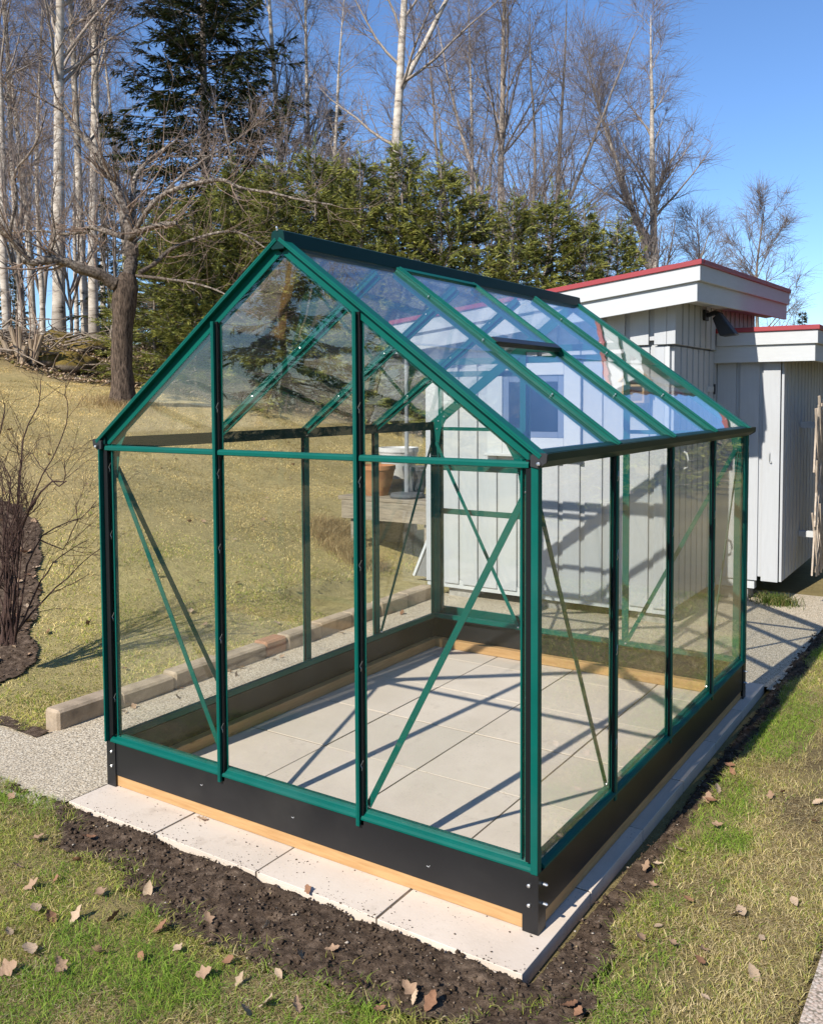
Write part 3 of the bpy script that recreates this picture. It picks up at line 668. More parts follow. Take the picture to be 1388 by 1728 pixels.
for z in (1.33, .42):
    MB().box(LX1+.037, LX1+.25, 5.66, 5.71, z, z+.05).build('bracket', TRIMPAINT, lean, bevel=.002)

# flood light on the shed
lamp = thing('flood_light', 'black outdoor flood light on an arm under the shed eave', 'lamp', (SX1+.06, 4.5, 2.25))
MB().box(SX1+.0605, SX1+.08, 4.46, 4.56, 2.16, 2.24).build('wall_plate', RUBBER, lamp, bevel=.004)
MB().tube([(SX1+.08, 4.51, 2.20), (SX1+.14, 4.50, 2.215), (SX1+.19, 4.47, 2.19)], [.018, .02, .022], 8).build('arm', RUBBER, lamp, smooth=True)
hb_, ht_ = [], []
MB().hexa([(SX1+.14, 4.42, 2.17), (SX1+.19, 4.42, 2.21), (SX1+.19, 4.52, 2.21), (SX1+.14, 4.52, 2.17)], [(SX1+.20, 4.40, 2.035), (SX1+.31, 4.40, 2.045), (SX1+.31, 4.54, 2.045), (SX1+.20, 4.54, 2.035)]).build('lamp_head', RUBBER, lamp, bevel=.006)
# nest box
nb_ = thing('nest_box', 'small pale wooden insect house hanging on the shed wall, seen through the roof glass', 'nest box', (.9, SY0-.1, 1.6))
PALEWOOD = wood('pale_pine', (.62, .46, .27), (.48, .32, .16), 1, (8, 8, 1))
y0, y1 = SY0-.16, SY0-.0375; cxn = .90
for b in ((cxn-.08, cxn-.065, y0, y1, 1.55, 1.70), (cxn+.065, cxn+.08, y0, y1, 1.55, 1.70), (cxn-.0645, cxn+.0645, y0, y1, 1.55, 1.565), (cxn-.0645, cxn+.0645, y0, y1, 1.665, 1.68)): MB().box(*b).build('box_side', PALEWOOD, nb_, bevel=.002)
MB().hexa([(cxn-.10, y0-.02, 1.695), (cxn, y0-.02, 1.775), (cxn, y1, 1.775), (cxn-.10, y1, 1.695)], [(cxn-.10, y0-.02, 1.71), (cxn, y0-.02, 1.79), (cxn, y1, 1.79), (cxn-.10, y1, 1.71)]).build('roof_board', PALEWOOD, nb_)
MB().hexa([(cxn+.10, y0-.02, 1.695), (cxn+.001, y0-.02, 1.775), (cxn+.001, y1, 1.775), (cxn+.10, y1, 1.695)], [(cxn+.10, y0-.02, 1.71), (cxn+.001, y0-.02, 1.79), (cxn+.001, y1, 1.79), (cxn+.10, y1, 1.71)]).build('roof_board', PALEWOOD, nb_)
MB().box(cxn-.0645, cxn+.0645, y0+.05, y1, 1.5655, 1.6645).build('back_panel', OLDWOOD, nb_)

# ------------------------------------------------------------------ trellis by the lean-to
STICK = wood('split_willow', (.52, .44, .35), (.33, .25, .18), 2, (6, 6, 1), .8, False); VINE = painted('vine_bark', (.16, .11, .075), .9, .3, 20, .2)
tl = thing('trellis', 'diamond trellis of pale split sticks fixed to the lean-to side', 'trellis', (1.87, 5.3, .1))
tx = LX1+.262
for k in range(16):
    y = 5.02+k*.062
    for s, dx in ((1, 0), (-1, .014)):
        za, zb_ = .22+.10*rng.random(), 1.42+.12*rng.random()
        for seg in range(3):
            z0 = za+(zb_-za)*seg/3-.03; z1 = za+(zb_-za)*(seg+1)/3+.06; ya = y+(s*.16*(1 if seg % 2 else -1))*.5; yb = y-(s*.16*(1 if seg % 2 else -1))*.5
            MB().bar((tx+dx+rng.normal()*.004, ya, z0), (tx+dx+rng.normal()*.012, yb, z1), (1, 0, 0), -.006, .006, -.006, .006).build('stick', STICK, tl)
vn = thing('climbing_vine', 'leafless brown vine stems twining up the trellis', 'plant', (1.9, 5.3, 0))
for k in range(7):
    y = 5.35+.14*k; pts = []
    for i in range(9): t = i/8; pts.append((tx+.03+.03*math.sin(5*t+k)+.12*(1-t)*(1-t), y+.08*math.sin(4*t+2*k)+.1*t, -.02+(1.2+.1*k % .4)*t))
    MB().tube(pts, np.linspace(.008, .003, 9), 5).build('stem', VINE, vn)

# ------------------------------------------------------------------ bench with pots left of the shed
bx, by = -1.75, 4.75; gz = .17
bench = thing('wooden_bench', 'weathered grey wooden bench on the lawn left of the shed', 'bench', (bx, by, gz))
bt = .62
for k in range(4): MB().box(-2.32, -1.22, by-.25+k*.135, by-.25+k*.135+.125, bt, bt+.035).build('plank', OLDWOOD, bench, bevel=.004)
MB().box(-2.28, -1.26, by-.245, by-.205, bt-.18, bt-.002).build('apron_board', OLDWOOD, bench, bevel=.003); MB().box(-2.28, -1.26, by+.24, by+.28, bt-.18, bt-.002).build('apron_board', OLDWOOD, bench, bevel=.003)
for x in (-2.2, -1.36):
    for y in (by-.204, by+.16): MB().box(x, x+.075, y, y+.075, -.05 if x > -2 else .1, bt-.003).build('leg', OLDWOOD, bench, bevel=.003)
TERRA = painted('terracotta', (.42, .19, .085), .85, .3, 9, .2, bump=.2, dirt=(.22, .20, .10)); GREYPOT = painted('grey_plastic', (.10, .105, .11), .5, .2, 8); WHITEPOT = painted('white_glaze', (.62, .61, .58), .5, .1, 8)
def pot(name, label, c, r0, r1, h, m, group=None):
    t = thing(name, label, 'pot', c, group)
    o = MB().lathe([(r0, 0), (r0+(r1-r0)*.45, h*.35), (r1*.97, h*.8), (r1, h*.86), (r1*1.03, h*.86), (r1*1.03, h), (r1*.92, h), (r1*.9, h*.9), (r1*.1, h*.88)], c, 22).build('pot_body', m, t, smooth=True)
    return t
zb2 = bt+.036
pot('terracotta_pot', 'big terracotta pot stained with moss standing on the bench', (-2.02, by-.02, zb2), .11, .18, .29, TERRA)
pot('grey_pot', 'dark grey plant pot on the bench beside the terracotta pot', (-1.68, by+.15, zb2), .08, .125, .28, GREYPOT)
pot('white_pot', 'wide white round pot standing behind the bench pots', tuple(at_depth(672, 806, 9.2)), .14, .2, .31, WHITEPOT)
wp_ = at_depth(672, 806, 9.2)
for x_, nm, lb in ((wp_[0], 'pedestal', 'low weathered wooden block under the white pot'),): setp(MB().lathe([(.17, 0), (.19, .1), (.19, (wp_[2]-float(H(wp_[0], wp_[1])))*.7), (.17, wp_[2]-float(H(wp_[0], wp_[1]))-.001)], (x_, wp_[1], float(H(wp_[0], wp_[1]))), 14).build(nm, OLDWOOD), lb, 'pedestal')
t = thing('orange_pot', 'orange clay pot lying on its side at the bench end', 'pot', (-1.3, by+.02, zb2)); MB().tube([(-1.36, by-.08, zb2+.075), (-1.33, by+.0, zb2+.085), (-1.31, by+.1, zb2+.06)], [.072, .085, .06], 14).build('pot_body', TERRA, t, smooth=True)
pole = thing('parasol_pole', 'grey metal parasol pole standing in a dark slab on the bench', 'parasol pole', (-1.62, by-.12, zb2))
MB().lathe([(.16, 0), (.165, .015), (.15, .04), (.05, .05)], (-1.64, by-.06, zb2+.002), 24).build('base', painted('slate', (.09, .095, .1), .8, .2, 10), pole, smooth=True)
MB().lathe([(.026, .05), (.026, .3), (.019, .301), (.019, 1.5)], (-1.64, by-.06, zb2), 12).build('pole', painted('grey_metal', (.25, .26, .27), .4, .1, 8), pole, smooth=True)
bd = thing('leaning_board', 'grey plank panel with white edge leaning at the end of the bench', 'board', (-1.25, 4.45, 0))
bA = [(-1.33, 4.36, .0), (-.93, 4.36, .0), (-.93, 4.44, .66), (-1.08, 4.44, .66)]
MB().hexa(bA, [(a, b+.03, c) for a, b, c in bA]).build('panel', GREYWOOD, bd); MB().bar((-1.345, 4.352, 0), (-1.085, 4.43, .68), (1, 0, 0), -.012, .012, -.01, .02).build('edge_strip', TRIMPAINT, bd)
# plants round the bench: dry grass tufts
# ------------------------------------------------------------------ leaves of grass
def blades(P, h, wd, col, lean=.5, name='grass', seg=2):
    n = len(P); a = rng.uniform(0, 6.28, n); d = np.stack([np.cos(a), np.sin(a), 0*a], -1); b = rng.uniform(0, 6.28, n); s = np.stack([np.cos(b), np.sin(b), 0*b], -1)
    ln = np.abs(rng.normal(lean, lean*.45, n))[:, None]; up = np.array([0, 0, 1.]); h = h[:, None]; wd = wd[:, None]
    m_ = P+up*h*.6+d*h*ln*.4; t_ = P+up*h*(1-.22*ln)+d*h*ln*1.15
    V = np.stack([P-s*wd, P+s*wd, m_+s*wd*.8, m_-s*wd*.8, t_], 1).reshape(-1, 3)
    k = np.arange(n)*5; F = np.concatenate([np.stack([k, k+1, k+2], 1), np.stack([k, k+2, k+3], 1), np.stack([k+3, k+2, k+4], 1)])
    C5 = np.repeat(col, 5, 0).reshape(n, 5, 3).copy(); C5[:, 4] = C5[:, 4]*1.15; 
    return link(name, np_mesh(name, V, F, GRASS, False, C5.reshape(-1, 3)))
def pal(n, cols, probs): return np.array(cols)[rng.choice(len(cols), n, p=probs)]*rng.uniform(.75, 1.25, (n, 1))
def not_hard(x, y): return ~in_pad(x, y) & ~is_path(x, y) & ~is_soil(x, y) & ~in_bed(x, y)
GC = [(.20, .27, .035), (.29, .32, .05), (.42, .37, .10), (.62, .50, .23), (.12, .18, .03)]
# foreground turf
P = rng.uniform((-1.6, -1.75), (2.66, 4.2), (900000, 2)); x, y = P.T
q, zz = project(np.column_stack([P, 0*x])); vis = (q[:, 0] > -260) & (q[:, 0] < 1650) & (q[:, 1] < 1990) & (zz > .3)
near = (y < -.15) | (x > 2.0)
wornb = sstep((fbm(x, y, 1.8, 4, 21)-.5)*6)*np.exp(-((x-2.42)/.16)**2)*((y > .3) & (y < 3.2))
patch = fbm(x, y, 5, 3, 31); dens = np.clip(.25+1.5*(patch-.25), .12, 1)*(1-.85*wornb)
keep = vis & near & not_hard(x, y) & (rng.random(len(x)) < dens); P = P[keep]; x, y = P.T; n = len(P)
tone = fbm(x, y, 2.2, 3, 33)[:, None]; gp_ = sstep((fbm(x, y, 3.1, 3, 34)-.45)*6)[:, None]
col = pal(n, GC, [.29, .24, .22, .17, .08])*1.35; rt = (x > 2.05)[:, None]*(rng.random((n, 1)) < .18+.5*sstep((x-2.15)/.2)[:, None]); col = np.where(rt, pal(n, [(.74, .60, .32), (.58, .49, .18), (.6, .48, .26)], [.4, .35, .25]), col); col = col*(1-.4*(tone > .58))+np.array([.46, .40, .13])*.4*(tone > .58)*rng.uniform(.7, 1.2, (n, 1))
col = np.where((gp_ > rng.random((n, 1))) & (x < 2.34)[:, None], pal(n, [(.19, .30, .035), (.27, .36, .05), (.13, .21, .03)], [.45, .35, .2])*1.2, col)
hh = (.010+.020*rng.random(n)**1.5)*(.6+.9*fbm(x, y, 6, 2, 35)); 
o = blades(np.column_stack([P, H(x, y)-.014]), hh, .0008+.0006*rng.random(n), col, 1.0, 'grass'); setp(o, 'short green and straw-coloured grass around the front and right of the greenhouse', 'grass', kind='stuff')
for x0, x1, y0, y1, nn, lb in ((-3.6, -1.5, -2.2, .0, 46000, 'short grass left of the picture along the gravel path'), (2.62, 4.2, .3, 5., 40000, 'short grass on the far side of the pink path')):
    P = rng.uniform((x0, y0), (x1, y1), (nn, 2)); P = P[not_hard(P[:, 0], P[:, 1])]; n = len(P)
    o = blades(np.column_stack([P, H(P[:, 0], P[:, 1])-.014]), .012+.02*rng.random(n), .0014+.0008*rng.random(n), pal(n, GC, [.29, .24, .22, .17, .08])*1.2, 1.0, 'grass'); setp(o, lb, 'grass', kind='stuff')
# flat straw thatch between the blades
P = rng.uniform((-1.6, -1.75), (2.66, 4.2), (420000, 2)); x, y = P.T
q, zz = project(np.column_stack([P, 0*x])); keep = (q[:, 0] > -260) & (q[:, 0] < 1650) & (q[:, 1] < 1990) & (zz > .3) & ((y < -.15) | (x > 2.0)) & not_hard(x, y) & (fbm(x, y, 4, 3, 37) > .42); P = P[keep]; n = len(P); x, y = P.T
a = rng.uniform(0, 6.28, n); d = np.stack([np.cos(a), np.sin(a), .25*rng.random(n)], -1)*(.012+.02*rng.random(n))[:, None]; s_ = np.stack([-np.sin(a), np.cos(a), 0*a], -1)*(.0008+.0006*rng.random(n))[:, None]; Q = np.column_stack([P, H(x, y)-.010+.008*rng.random(n)])
k = np.arange(n)*3; o = link('thatch', np_mesh('thatch', np.stack([Q-s_, Q+s_, Q+d], 1).reshape(-1, 3), np.stack([k, k+1, k+2], 1), GRASS, False, np.repeat(pal(n, [(.55, .43, .22), (.40, .30, .15), (.26, .18, .09), (.66, .56, .33)], [.35, .3, .2, .15]), 3, 0))); setp(o, 'dead straw thatch lying between the living grass blades', 'grass', kind='stuff')
# longer tufts along the soil edge and right of the slabs
P = rng.uniform((-.6, -.8), (2.4, 4.0), (90000, 2)); x, y = P.T
edge = ((np.abs(y-front_edge(x)) < .09) & (x < 2.1) & (y < -.2)) | ((np.abs(x-right_edge(y)-.05) < .06) & (y > -.3))
keep = edge & (fbm(x, y, 7, 3, 41) > .50) & ~in_pad(x, y); P = P[keep]; x, y = P.T; n = len(P)
o = blades(np.column_stack([P, -.02+0*x]), .014+.026*rng.random(n), .001+.0006*rng.random(n), pal(n, GC, [.45, .3, .12, .08, .05])*1.2, .9, 'grass_tufts'); setp(o, 'longer bright green grass tufts along the edge of the dug soil', 'grass', kind='stuff')
# slope lawn
n0 = 440000; P = rng.uniform((-16, .0), (-.8, 11), (n0, 2)); P[:, 0] = -.8-15*rng.random(n0)**1.7; P[:, 1] = .05+10*rng.random(n0)**1.25
x, y = P.T; Pz = H(x, y); q, zz = project(np.column_stack([P, Pz])); keep = (q[:, 0] > -200) & (q[:, 0] < 1000) & (zz > .5) & not_hard(x, y) & (x < -.86) & ~((x > -1.45) & (y > 3.6)) & (rng.random(n0) < np.clip(.3+1.6*(fbm(x, y, 3, 3, 51)-.3), .15, 1))
P = np.column_stack([P, Pz-.012])[keep]; x, y = P[:, 0], P[:, 1]; n = len(P); dist = np.linalg.norm(P-CAM, axis=1)
up = sstep((-x-1.0)/2.6+(fbm(x, y, 1.2, 3, 53)-.5)*1.2)[:, None]
colg = pal(n, GC, [.16, .22, .32, .26, .04])*1.4; cols = pal(n, [(.84, .65, .29), (.74, .56, .24), (.60, .46, .175), (.90, .76, .41), (.36, .32, .09)], [.3, .28, .2, .1, .12])
col = np.where(rng.random((n, 1)) < up, cols, colg); mot = np.clip((fbm(x, y, 2.6, 4, 57)-.5)*5, -1, 1)[:, None]; col = col*(1+.30*mot)
o = blades(P, (.006+.014*rng.random(n))*(.4+1.3*fbm(x, y, 3.5, 3, 58))*(.85+dist*.025), (.0011+.0009*rng.random(n))*(.6+dist*.12), col, 1.3, 'lawn_grass'); setp(o, 'dry yellowish lawn grass on the slope left of the path', 'grass', kind='stuff')
# dry tussocks by the bench and the tree foot
cl = [(-2.5, 4.7, .12), (-2.3, 4.45, .1), (-2.05, 4.3, .1), (-1.8, 4.2, .08)]; A_ = at_depth(207, 655, 12.8); cl.append((A_[0]+.1, A_[1]-.15, .3))
PP = np.concatenate([rng.normal((a, b), r, (1500, 2)) for a, b, r in cl]); x, y = PP.T; n = len(PP)
o = blades(np.column_stack([PP, H(x, y)-.01]), .05+.09*rng.random(n), .002+.001*rng.random(n), pal(n, [(.5, .38, .19), (.4, .28, .13), (.34, .22, .10)], [.5, .3, .2]), .8, 'dry_tussocks'); setp(o, 'dry straw-coloured tussocks around the bench and the old tree foot', 'grass', kind='stuff')
P = rng.normal((1.62, 4.93), (.07, .05), (500, 2)); n = len(P)
o = blades(np.column_stack([P, 0*P[:, 0]-.02]), .06+.06*rng.random(n), .002+.001*rng.random(n), pal(n, [(.08, .13, .02), (.11, .15, .03), (.3, .25, .1)], [.5, .3, .2]), .6, 'grass_tufts'); setp(o, 'green grass tuft under the corner of the lean-to', 'grass', kind='stuff')

# ------------------------------------------------------------------ fallen leaves
def leaf_mat(name, a, b):
    m = mat(name, a, .75, 0, .25); nb = NB(m); v = nb.obj(); c = nb.ramp(nb.noise(v, 30, 5), [(.3, b), (.7, a)]); c = nb.mix(nb.math('MULTIPLY', nb.objrand(), .45), c, tuple(x*.45 for x in b)); nb.col(c); nb.bump(nb.noise(v, 120, 3), .3, .003)
    return m
LM = [leaf_mat('dry_leaf_tan', (.44, .30, .19), (.33, .20, .12)), leaf_mat('dry_leaf_brown', (.34, .18, .10), (.22, .11, .06)), leaf_mat('dry_leaf_pale', (.54, .41, .28), (.42, .29, .18))]
def leaf_mesh(i, lobes):
    r = np.random.default_rng(50+i); n = 18; half = []
    for k in range(n+1):
        t = k/n; wv = math.sin(math.pi*t**.85)*.34*(1+lobes*.30*math.sin(t*math.pi*2*2.6+.6)); half.append((t-.5, max(.012, wv)*(1+.03*r.normal())))
    V = []; F = []; cu, tw = r.uniform(.1, .9), r.uniform(-.6, .6)
    def zf(x, y): return cu*(x*x)*.9+abs(y)*r.uniform(.1, .35)+tw*x*y+.012*r.normal()
    for x_, w_ in half:
        for y_ in (-w_, -w_*.5, 0, w_*.5, w_): V.append((x_, y_, zf(x_, y_)*1.0))
    for k in range(n):
        for j in range(4): a = k*5+j; F.append((a, a+5, a+6, a+1))
    me = bpy.data.meshes.new('leaf'); me.from_pydata(V, [], F); me.update(); me.polygons.foreach_set('use_smooth', np.ones(len(F), dtype=bool)); me.materials.append(LM[i % 3]); return me
LME = [leaf_mesh(i, (1, .6, 0, 1, .3, 1)[i]) for i in range(6)]
def leaf(x, y, z, s, label, group, flat=.45, cat='leaf', mi=None):
    o = bpy.data.objects.new('fallen_leaf', LME[rng.integers(6) if mi is None else mi]); COL.objects.link(o); o.location = (x, y, z+s*.10)
    o.rotation_euler = (rng.normal()*flat, rng.normal()*flat, rng.uniform(0, 6.28)); o.scale = (s, s*rng.uniform(.7, 1.1), s); setp(o, label, cat, group); return o
front_px = [(130, 1542), (165, 1605), (240, 1612), (102, 1625), (100, 1636), (470, 1641), (95, 1482), (55, 1492), (20, 1342), (60, 1530), (85, 1545), (128, 1450), (62, 1413), (170, 1505), (195, 1545), (270, 1565), (300, 1598), (350, 1548), (415, 1705), (405, 1650), (385, 1618), (500, 1695), (575, 1708), (10, 1635), (50, 1600), (150, 1412), (340, 1380), (520, 1500), (350, 1590), (690, 1668), (640, 1700), (700, 1680), (725, 1690), (560, 1600), (610, 1655), (250, 1500), (30, 1460), (15, 1570), (450, 1560), (505, 1610), (345, 1640), (450, 1690)]
for (px, py) in front_px:
    p = on_z(px, py, .012); leaf(p[0], p[1], .004, rng.uniform(.035, .062), 'dry brown leaf lying on the grass or soil in front of the greenhouse', 'dry leaves scattered in the foreground')
right_px = [(1145, 1432), (1080, 1580), (1135, 1590), (1180, 1617), (1240, 1540), (1250, 1535), (1185, 1600), (1200, 1350), (1210, 1390), (1235, 1300), (1195, 1345), (1110, 1455), (1320, 1335), (1300, 1340), (1375, 1385), (1380, 1352), (1090, 1460), (1100, 1490), (1210, 1330), (1270, 1640), (1190, 1680), (1110, 1560), (1340, 1520), (1230, 1290), (1370, 1215), (1285, 1580), (1160, 1515), (905, 1700), (960, 1695), (975, 1705)]
for (px, py) in right_px:
    p = on_z(px, py, .012); leaf(p[0], p[1], .004, rng.uniform(.03, .055), 'dry brown leaf lying on the lawn right of the greenhouse', 'dry leaves on the right-hand lawn')
for k in range(150):
    px, py = rng.uniform(5, 560), rng.uniform(690, 1180)
    D_ = 5.
    d = ray(px, py); t = None; lo = 1.
    for tt in np.arange(2., 16., .05):
        p = CAM+d*tt
        if p[2] <= H(p[0], p[1]): t = tt; break
    if t is None or p[0] > -.9: continue
    if rng.random() < .55: leaf(p[0], p[1], H(p[0], p[1]), rng.uniform(.035, .06), 'dry tan leaf lying on the sloping lawn left of the path', 'dry leaves on the lawn slope')
for k in range(200):
    a = rng.uniform(-.6, 2.6); rr = rng.uniform(.86, 1.03) if k % 3 else rng.uniform(.3, 1); xa = 1.62*rr*math.cos(a); ya = 1.22*rr*math.sin(a); x = -3.16+.819*xa+.573*ya; y = .33-.573*xa+.819*ya
    if project((x, y, float(H(x, y))))[0][0] < -60: continue
    leaf(x, y, H(x, y)+.012, rng.uniform(.04, .065), 'dry tan leaf in or around the dark shrub bed', 'dry leaves around the shrub bed')
for k in range(14): 
    y = rng.uniform(.4, 3.2); leaf(-.69+rng.normal()*.04, y, -.005, rng.uniform(.03, .05), 'dry leaf lying along the foot of the stone kerb', 'dry leaves along the kerb')

# ------------------------------------------------------------------ trees
def bark(name, a, b, scale=8, vert=(6, 6, 1)):
    m = mat(name, a, .95, 0, .15); nb = NB(m); v = nb.obj(); g_ = nb.noise(nb.scalev(v, vert), scale, 7, .7); nb.col(nb.ramp(g_, [(.35, b), (.62, a)])); nb.bump(g_, .9, .03); return m
def birch_mat():
    m = mat('birch_bark', (.62, .58, .52), .8, 0, .2); nb = NB(m); v = nb.obj(); n1 = nb.noise(nb.scalev(v, (1.5, 1.5, 4)), 1.6, 7, .75); n2 = nb.noise(v, 1.5, 4)
    c = nb.ramp(n1, [(.34, (.04, .032, .026)), (.42, (.36, .30, .235)), (.55, (.56, .49, .40)), (.75, (.68, .61, .52))])
    c = nb.mix(nb.ramp(n2, [(.5, (0, 0, 0)), (.75, (.5, .5, .5))]), c, (.30, .24, .18)); 
    zz = nb.n('ShaderNodeSeparateXYZ', Vector=v).outputs[2]; foot = nb.ramp(nb.math('ADD', nb.math('MULTIPLY', zz, .35), nb.math('MULTIPLY', n2, .3)), [(.25, (.8, .8, .8)), (.6, (0, 0, 0))])
    c = nb.mix(foot, c, (.10, .075, .055)); nb.col(c); nb.bump(n1, .4, .02); return m
BIRCH = birch_mat(); TWIG = bark('birch_twig', (.30, .25, .22), (.17, .13, .12), 3); LIMB = bark('bare_limb', (.44, .37, .30), (.22, .17, .135), 4)
GREYBARK = bark('grey_bark', (.36, .30, .245), (.14, .11, .09), 6); APPLE = bark('apple_bark', (.17, .122, .088), (.018, .013, .010), 7, (6, 6, 1.4)); LICHEN = bark('apple_limb', (.22, .172, .132), (.028, .02, .015), 10, (3, 3, 3)); SHOOT = bark('apple_shoot', (.38, .285, .215), (.20, .13, .095), 4)
if True:   # limb bark turns paler with lichen away from the fork
    m_ = LICHEN; nb_l = NB(m_); fk = at_depth(215, 470, 12.8); dn_ = nb_l.n('ShaderNodeVectorMath', _operation='DISTANCE'); nb_l.l(nb_l.geo(), dn_.inputs[0]); dn_.inputs[1].default_value = tuple(fk)
    f_l = nb_l.ramp(nb_l.math('MULTIPLY', dn_.outputs['Value'], .45), [(.15, (0, 0, 0)), (.55, (1, 1, 1))]); src_ = nb_l.b.inputs['Base Color'].links[0].from_socket
    pale_ = nb_l.ramp(nb_l.noise(nb_l.geo(), 24, 6, .7), [(.42, (.07, .052, .042)), (.6, (.42, .355, .285))]); nb_l.col(nb_l.mix(f_l, src_, pale_))

def interp(P, R, pi, t):
    k = P.shape[1]; f_ = t*(k-1); i = np.minimum(f_.astype(int), k-2); a = (f_-i)[:, None]
    p = P[pi, i]*(1-a)+P[pi, i+1]*a; r = R[pi, i]*(1-a[:, 0])+R[pi, i+1]*a[:, 0]; tg = P[pi, i+1]-P[pi, i]; tg /= np.linalg.norm(tg, axis=1, keepdims=True)+1e-9
    return p, r, tg
def spawn(r_, P, R, per, t0, t1, ang, L, k, wander, up, rfrac=.6, rtip=.3, lenvar=.3, rmin=.003, flatten=0.):
    N = len(P); pi = np.repeat(np.arange(N), per); n = len(pi)
    if n == 0: return np.zeros((0, k, 3)), np.zeros((0, k))
    t = r_.uniform(t0, t1, n); p, r, tg = interp(P, R, pi, t)
    rand = r_.standard_normal((n, 3)); perp = rand-tg*(rand*tg).sum(1, keepdims=True); perp[:, 2] *= (1-flatten); perp /= np.linalg.norm(perp, axis=1, keepdims=True)+1e-9
    a = r_.normal(ang, ang*.25, n)[:, None]; d = tg*np.cos(a)+perp*np.sin(a)
    Lb = L(t, pi) if callable(L) else np.full(n, L); Lb = Lb*r_.uniform(1-lenvar, 1+lenvar, n)
    out = np.zeros((n, k, 3)); out[:, 0] = p
    for i in range(1, k):
        d = d+wander*r_.standard_normal((n, 3)); d[:, 2] += up; d /= np.linalg.norm(d, axis=1, keepdims=True); out[:, i] = out[:, i-1]+d*(Lb/(k-1))[:, None]
    rb = np.maximum(r*rfrac, rmin); R2 = rb[:, None]*np.linspace(1, rtip, k)[None]; return out, np.maximum(R2, rmin*.5)
def cat_tubes(groups, n):
    Vs, Fs, o_ = [], [], 0
    for P, R in groups:
        if len(P) == 0: continue
        V, F = tube_arrays(P, R, n); Vs.append(V); Fs.append(F+o_); o_ += len(V)
    return np.concatenate(Vs), np.concatenate(Fs)
def bare_tree_meshes(name, seed, Ht, r0, limbs=34, start=.28, ang=.75, lf=.30, sec=8, tw=8, droop=-.10, tmat=BIRCH, lmat=LIMB, fork=0, twl=.8, wand=.05):
    r_ = np.random.default_rng(seed); k = 14
    P = np.zeros((1+fork, k, 3)); R = np.zeros((1+fork, k)); d = np.array([0, 0, 1.])
    for i in range(1, k): d = d+wand*np.append(r_.standard_normal(2), 0); d /= np.linalg.norm(d); P[0, i] = P[0, i-1]+d*Ht/(k-1)
    R[0] = r0*(1-np.linspace(0, 1, k))**.85+.012; R[0, 0] *= 1.25
    for f_ in range(fork):
        i0 = int(k*r_.uniform(.25, .45)); q = P[0, i0].copy(); d = np.array([*r_.normal(0, .3, 2), 1.]); d /= np.linalg.norm(d); L = (Ht-q[2])*.9
        P[1+f_, 0] = q; R[1+f_] = R[0, i0]*.62*(1-np.linspace(0, 1, k))**.85+.01
        for i in range(1, k): d = d+wand*1.5*np.append(r_.standard_normal(2), .6); d /= np.linalg.norm(d); P[1+f_, i] = P[1+f_, i-1]+d*L/(k-1)
    A = spawn(r_, P, R, max(6, limbs//(1+fork)), start, .97, ang, lambda t, pi: Ht*lf*(1.08-t)**.8+.5, 7, .10, .05, .42, .2, .3, .010)
    Bs = spawn(r_, *A, sec, .2, 1., .7, lambda t, pi: np.full(len(t), .0)+Ht*lf*.36*(1.2-t), 5, .15, .0, .5, .3, .4, .006)
    Cs = spawn(r_, *Bs, tw, .1, 1., .6, twl, 4, .16, droop, .6, .35, .45, .0042); C2 = spawn(r_, *A, tw, .3, 1., .7, twl, 4, .16, droop, .4, .35, .45, .0042)
    V, F = cat_tubes([(P, R)], 9); mt = np_mesh(name+'_trunk', V, F, tmat, True)
    V, F = cat_tubes([A], 5); ml = np_mesh(name+'_limbs', V, F, lmat, True); V, F = cat_tubes([Bs, Cs, C2], 3); mc = np_mesh(name+'_crown', V, F, TWIG)
    return mt, ml, mc
def place_tree(name, meshes, loc, rz, sc, label, cat='tree', group=None, names=('trunk', 'limbs', 'crown')):
    t = thing(name, label, cat, loc, group); t.rotation_euler = (0, 0, rz); t.scale = (sc, sc, sc)
    for nm, me in zip(names, meshes):
        o = bpy.data.objects.new(nm, me); COL.objects.link(o); o.parent = t
    return t
def ground_at(px, D, py=600): p = at_depth(px, py, D); return (p[0], p[1], float(H(p[0], p[1]))-.05)

T1 = bare_tree_meshes('birch_a', 11, 17, .15, 30, .35, .65, .20, 8, 8, -.14, wand=.02)
T2 = bare_tree_meshes('birch_b', 12, 16, .115, 26, .4, .6, .18, 8, 8, -.16, wand=.02)
T3 = bare_tree_meshes('birch_c', 13, 15, .145, 30, .24, .72, .28, 9, 8, -.06, fork=1, tmat=BIRCH, wand=.018)
T3B = bare_tree_meshes('alder_c', 33, 13, .12, 40, .16, .66, .30, 9, 9, -.04, fork=1, tmat=LIMB, lmat=GREYBARK, wand=.02)
T4 = bare_tree_meshes('alder_d', 14, 13, .11, 34, .10, .72, .34, 8, 6, -.03, fork=2, tmat=GREYBARK, lmat=GREYBARK)
T5 = bare_tree_meshes('birch_e', 15, 12.5, .17, 60, .16, .55, .22, 9, 9, -.03, fork=1, wand=.016, lmat=LIMB)
T6 = bare_tree_meshes('young_f', 16, 7, .07, 40, .10, .75, .30, 8, 8, -.01, tmat=GREYBARK, lmat=GREYBARK, twl=.5)
T7 = bare_tree_meshes('thicket', 17, 4.5, .03, 22, .05, .6, .4, 6, 5, .0, tmat=GREYBARK, lmat=GREYBARK, fork=4, twl=.4)
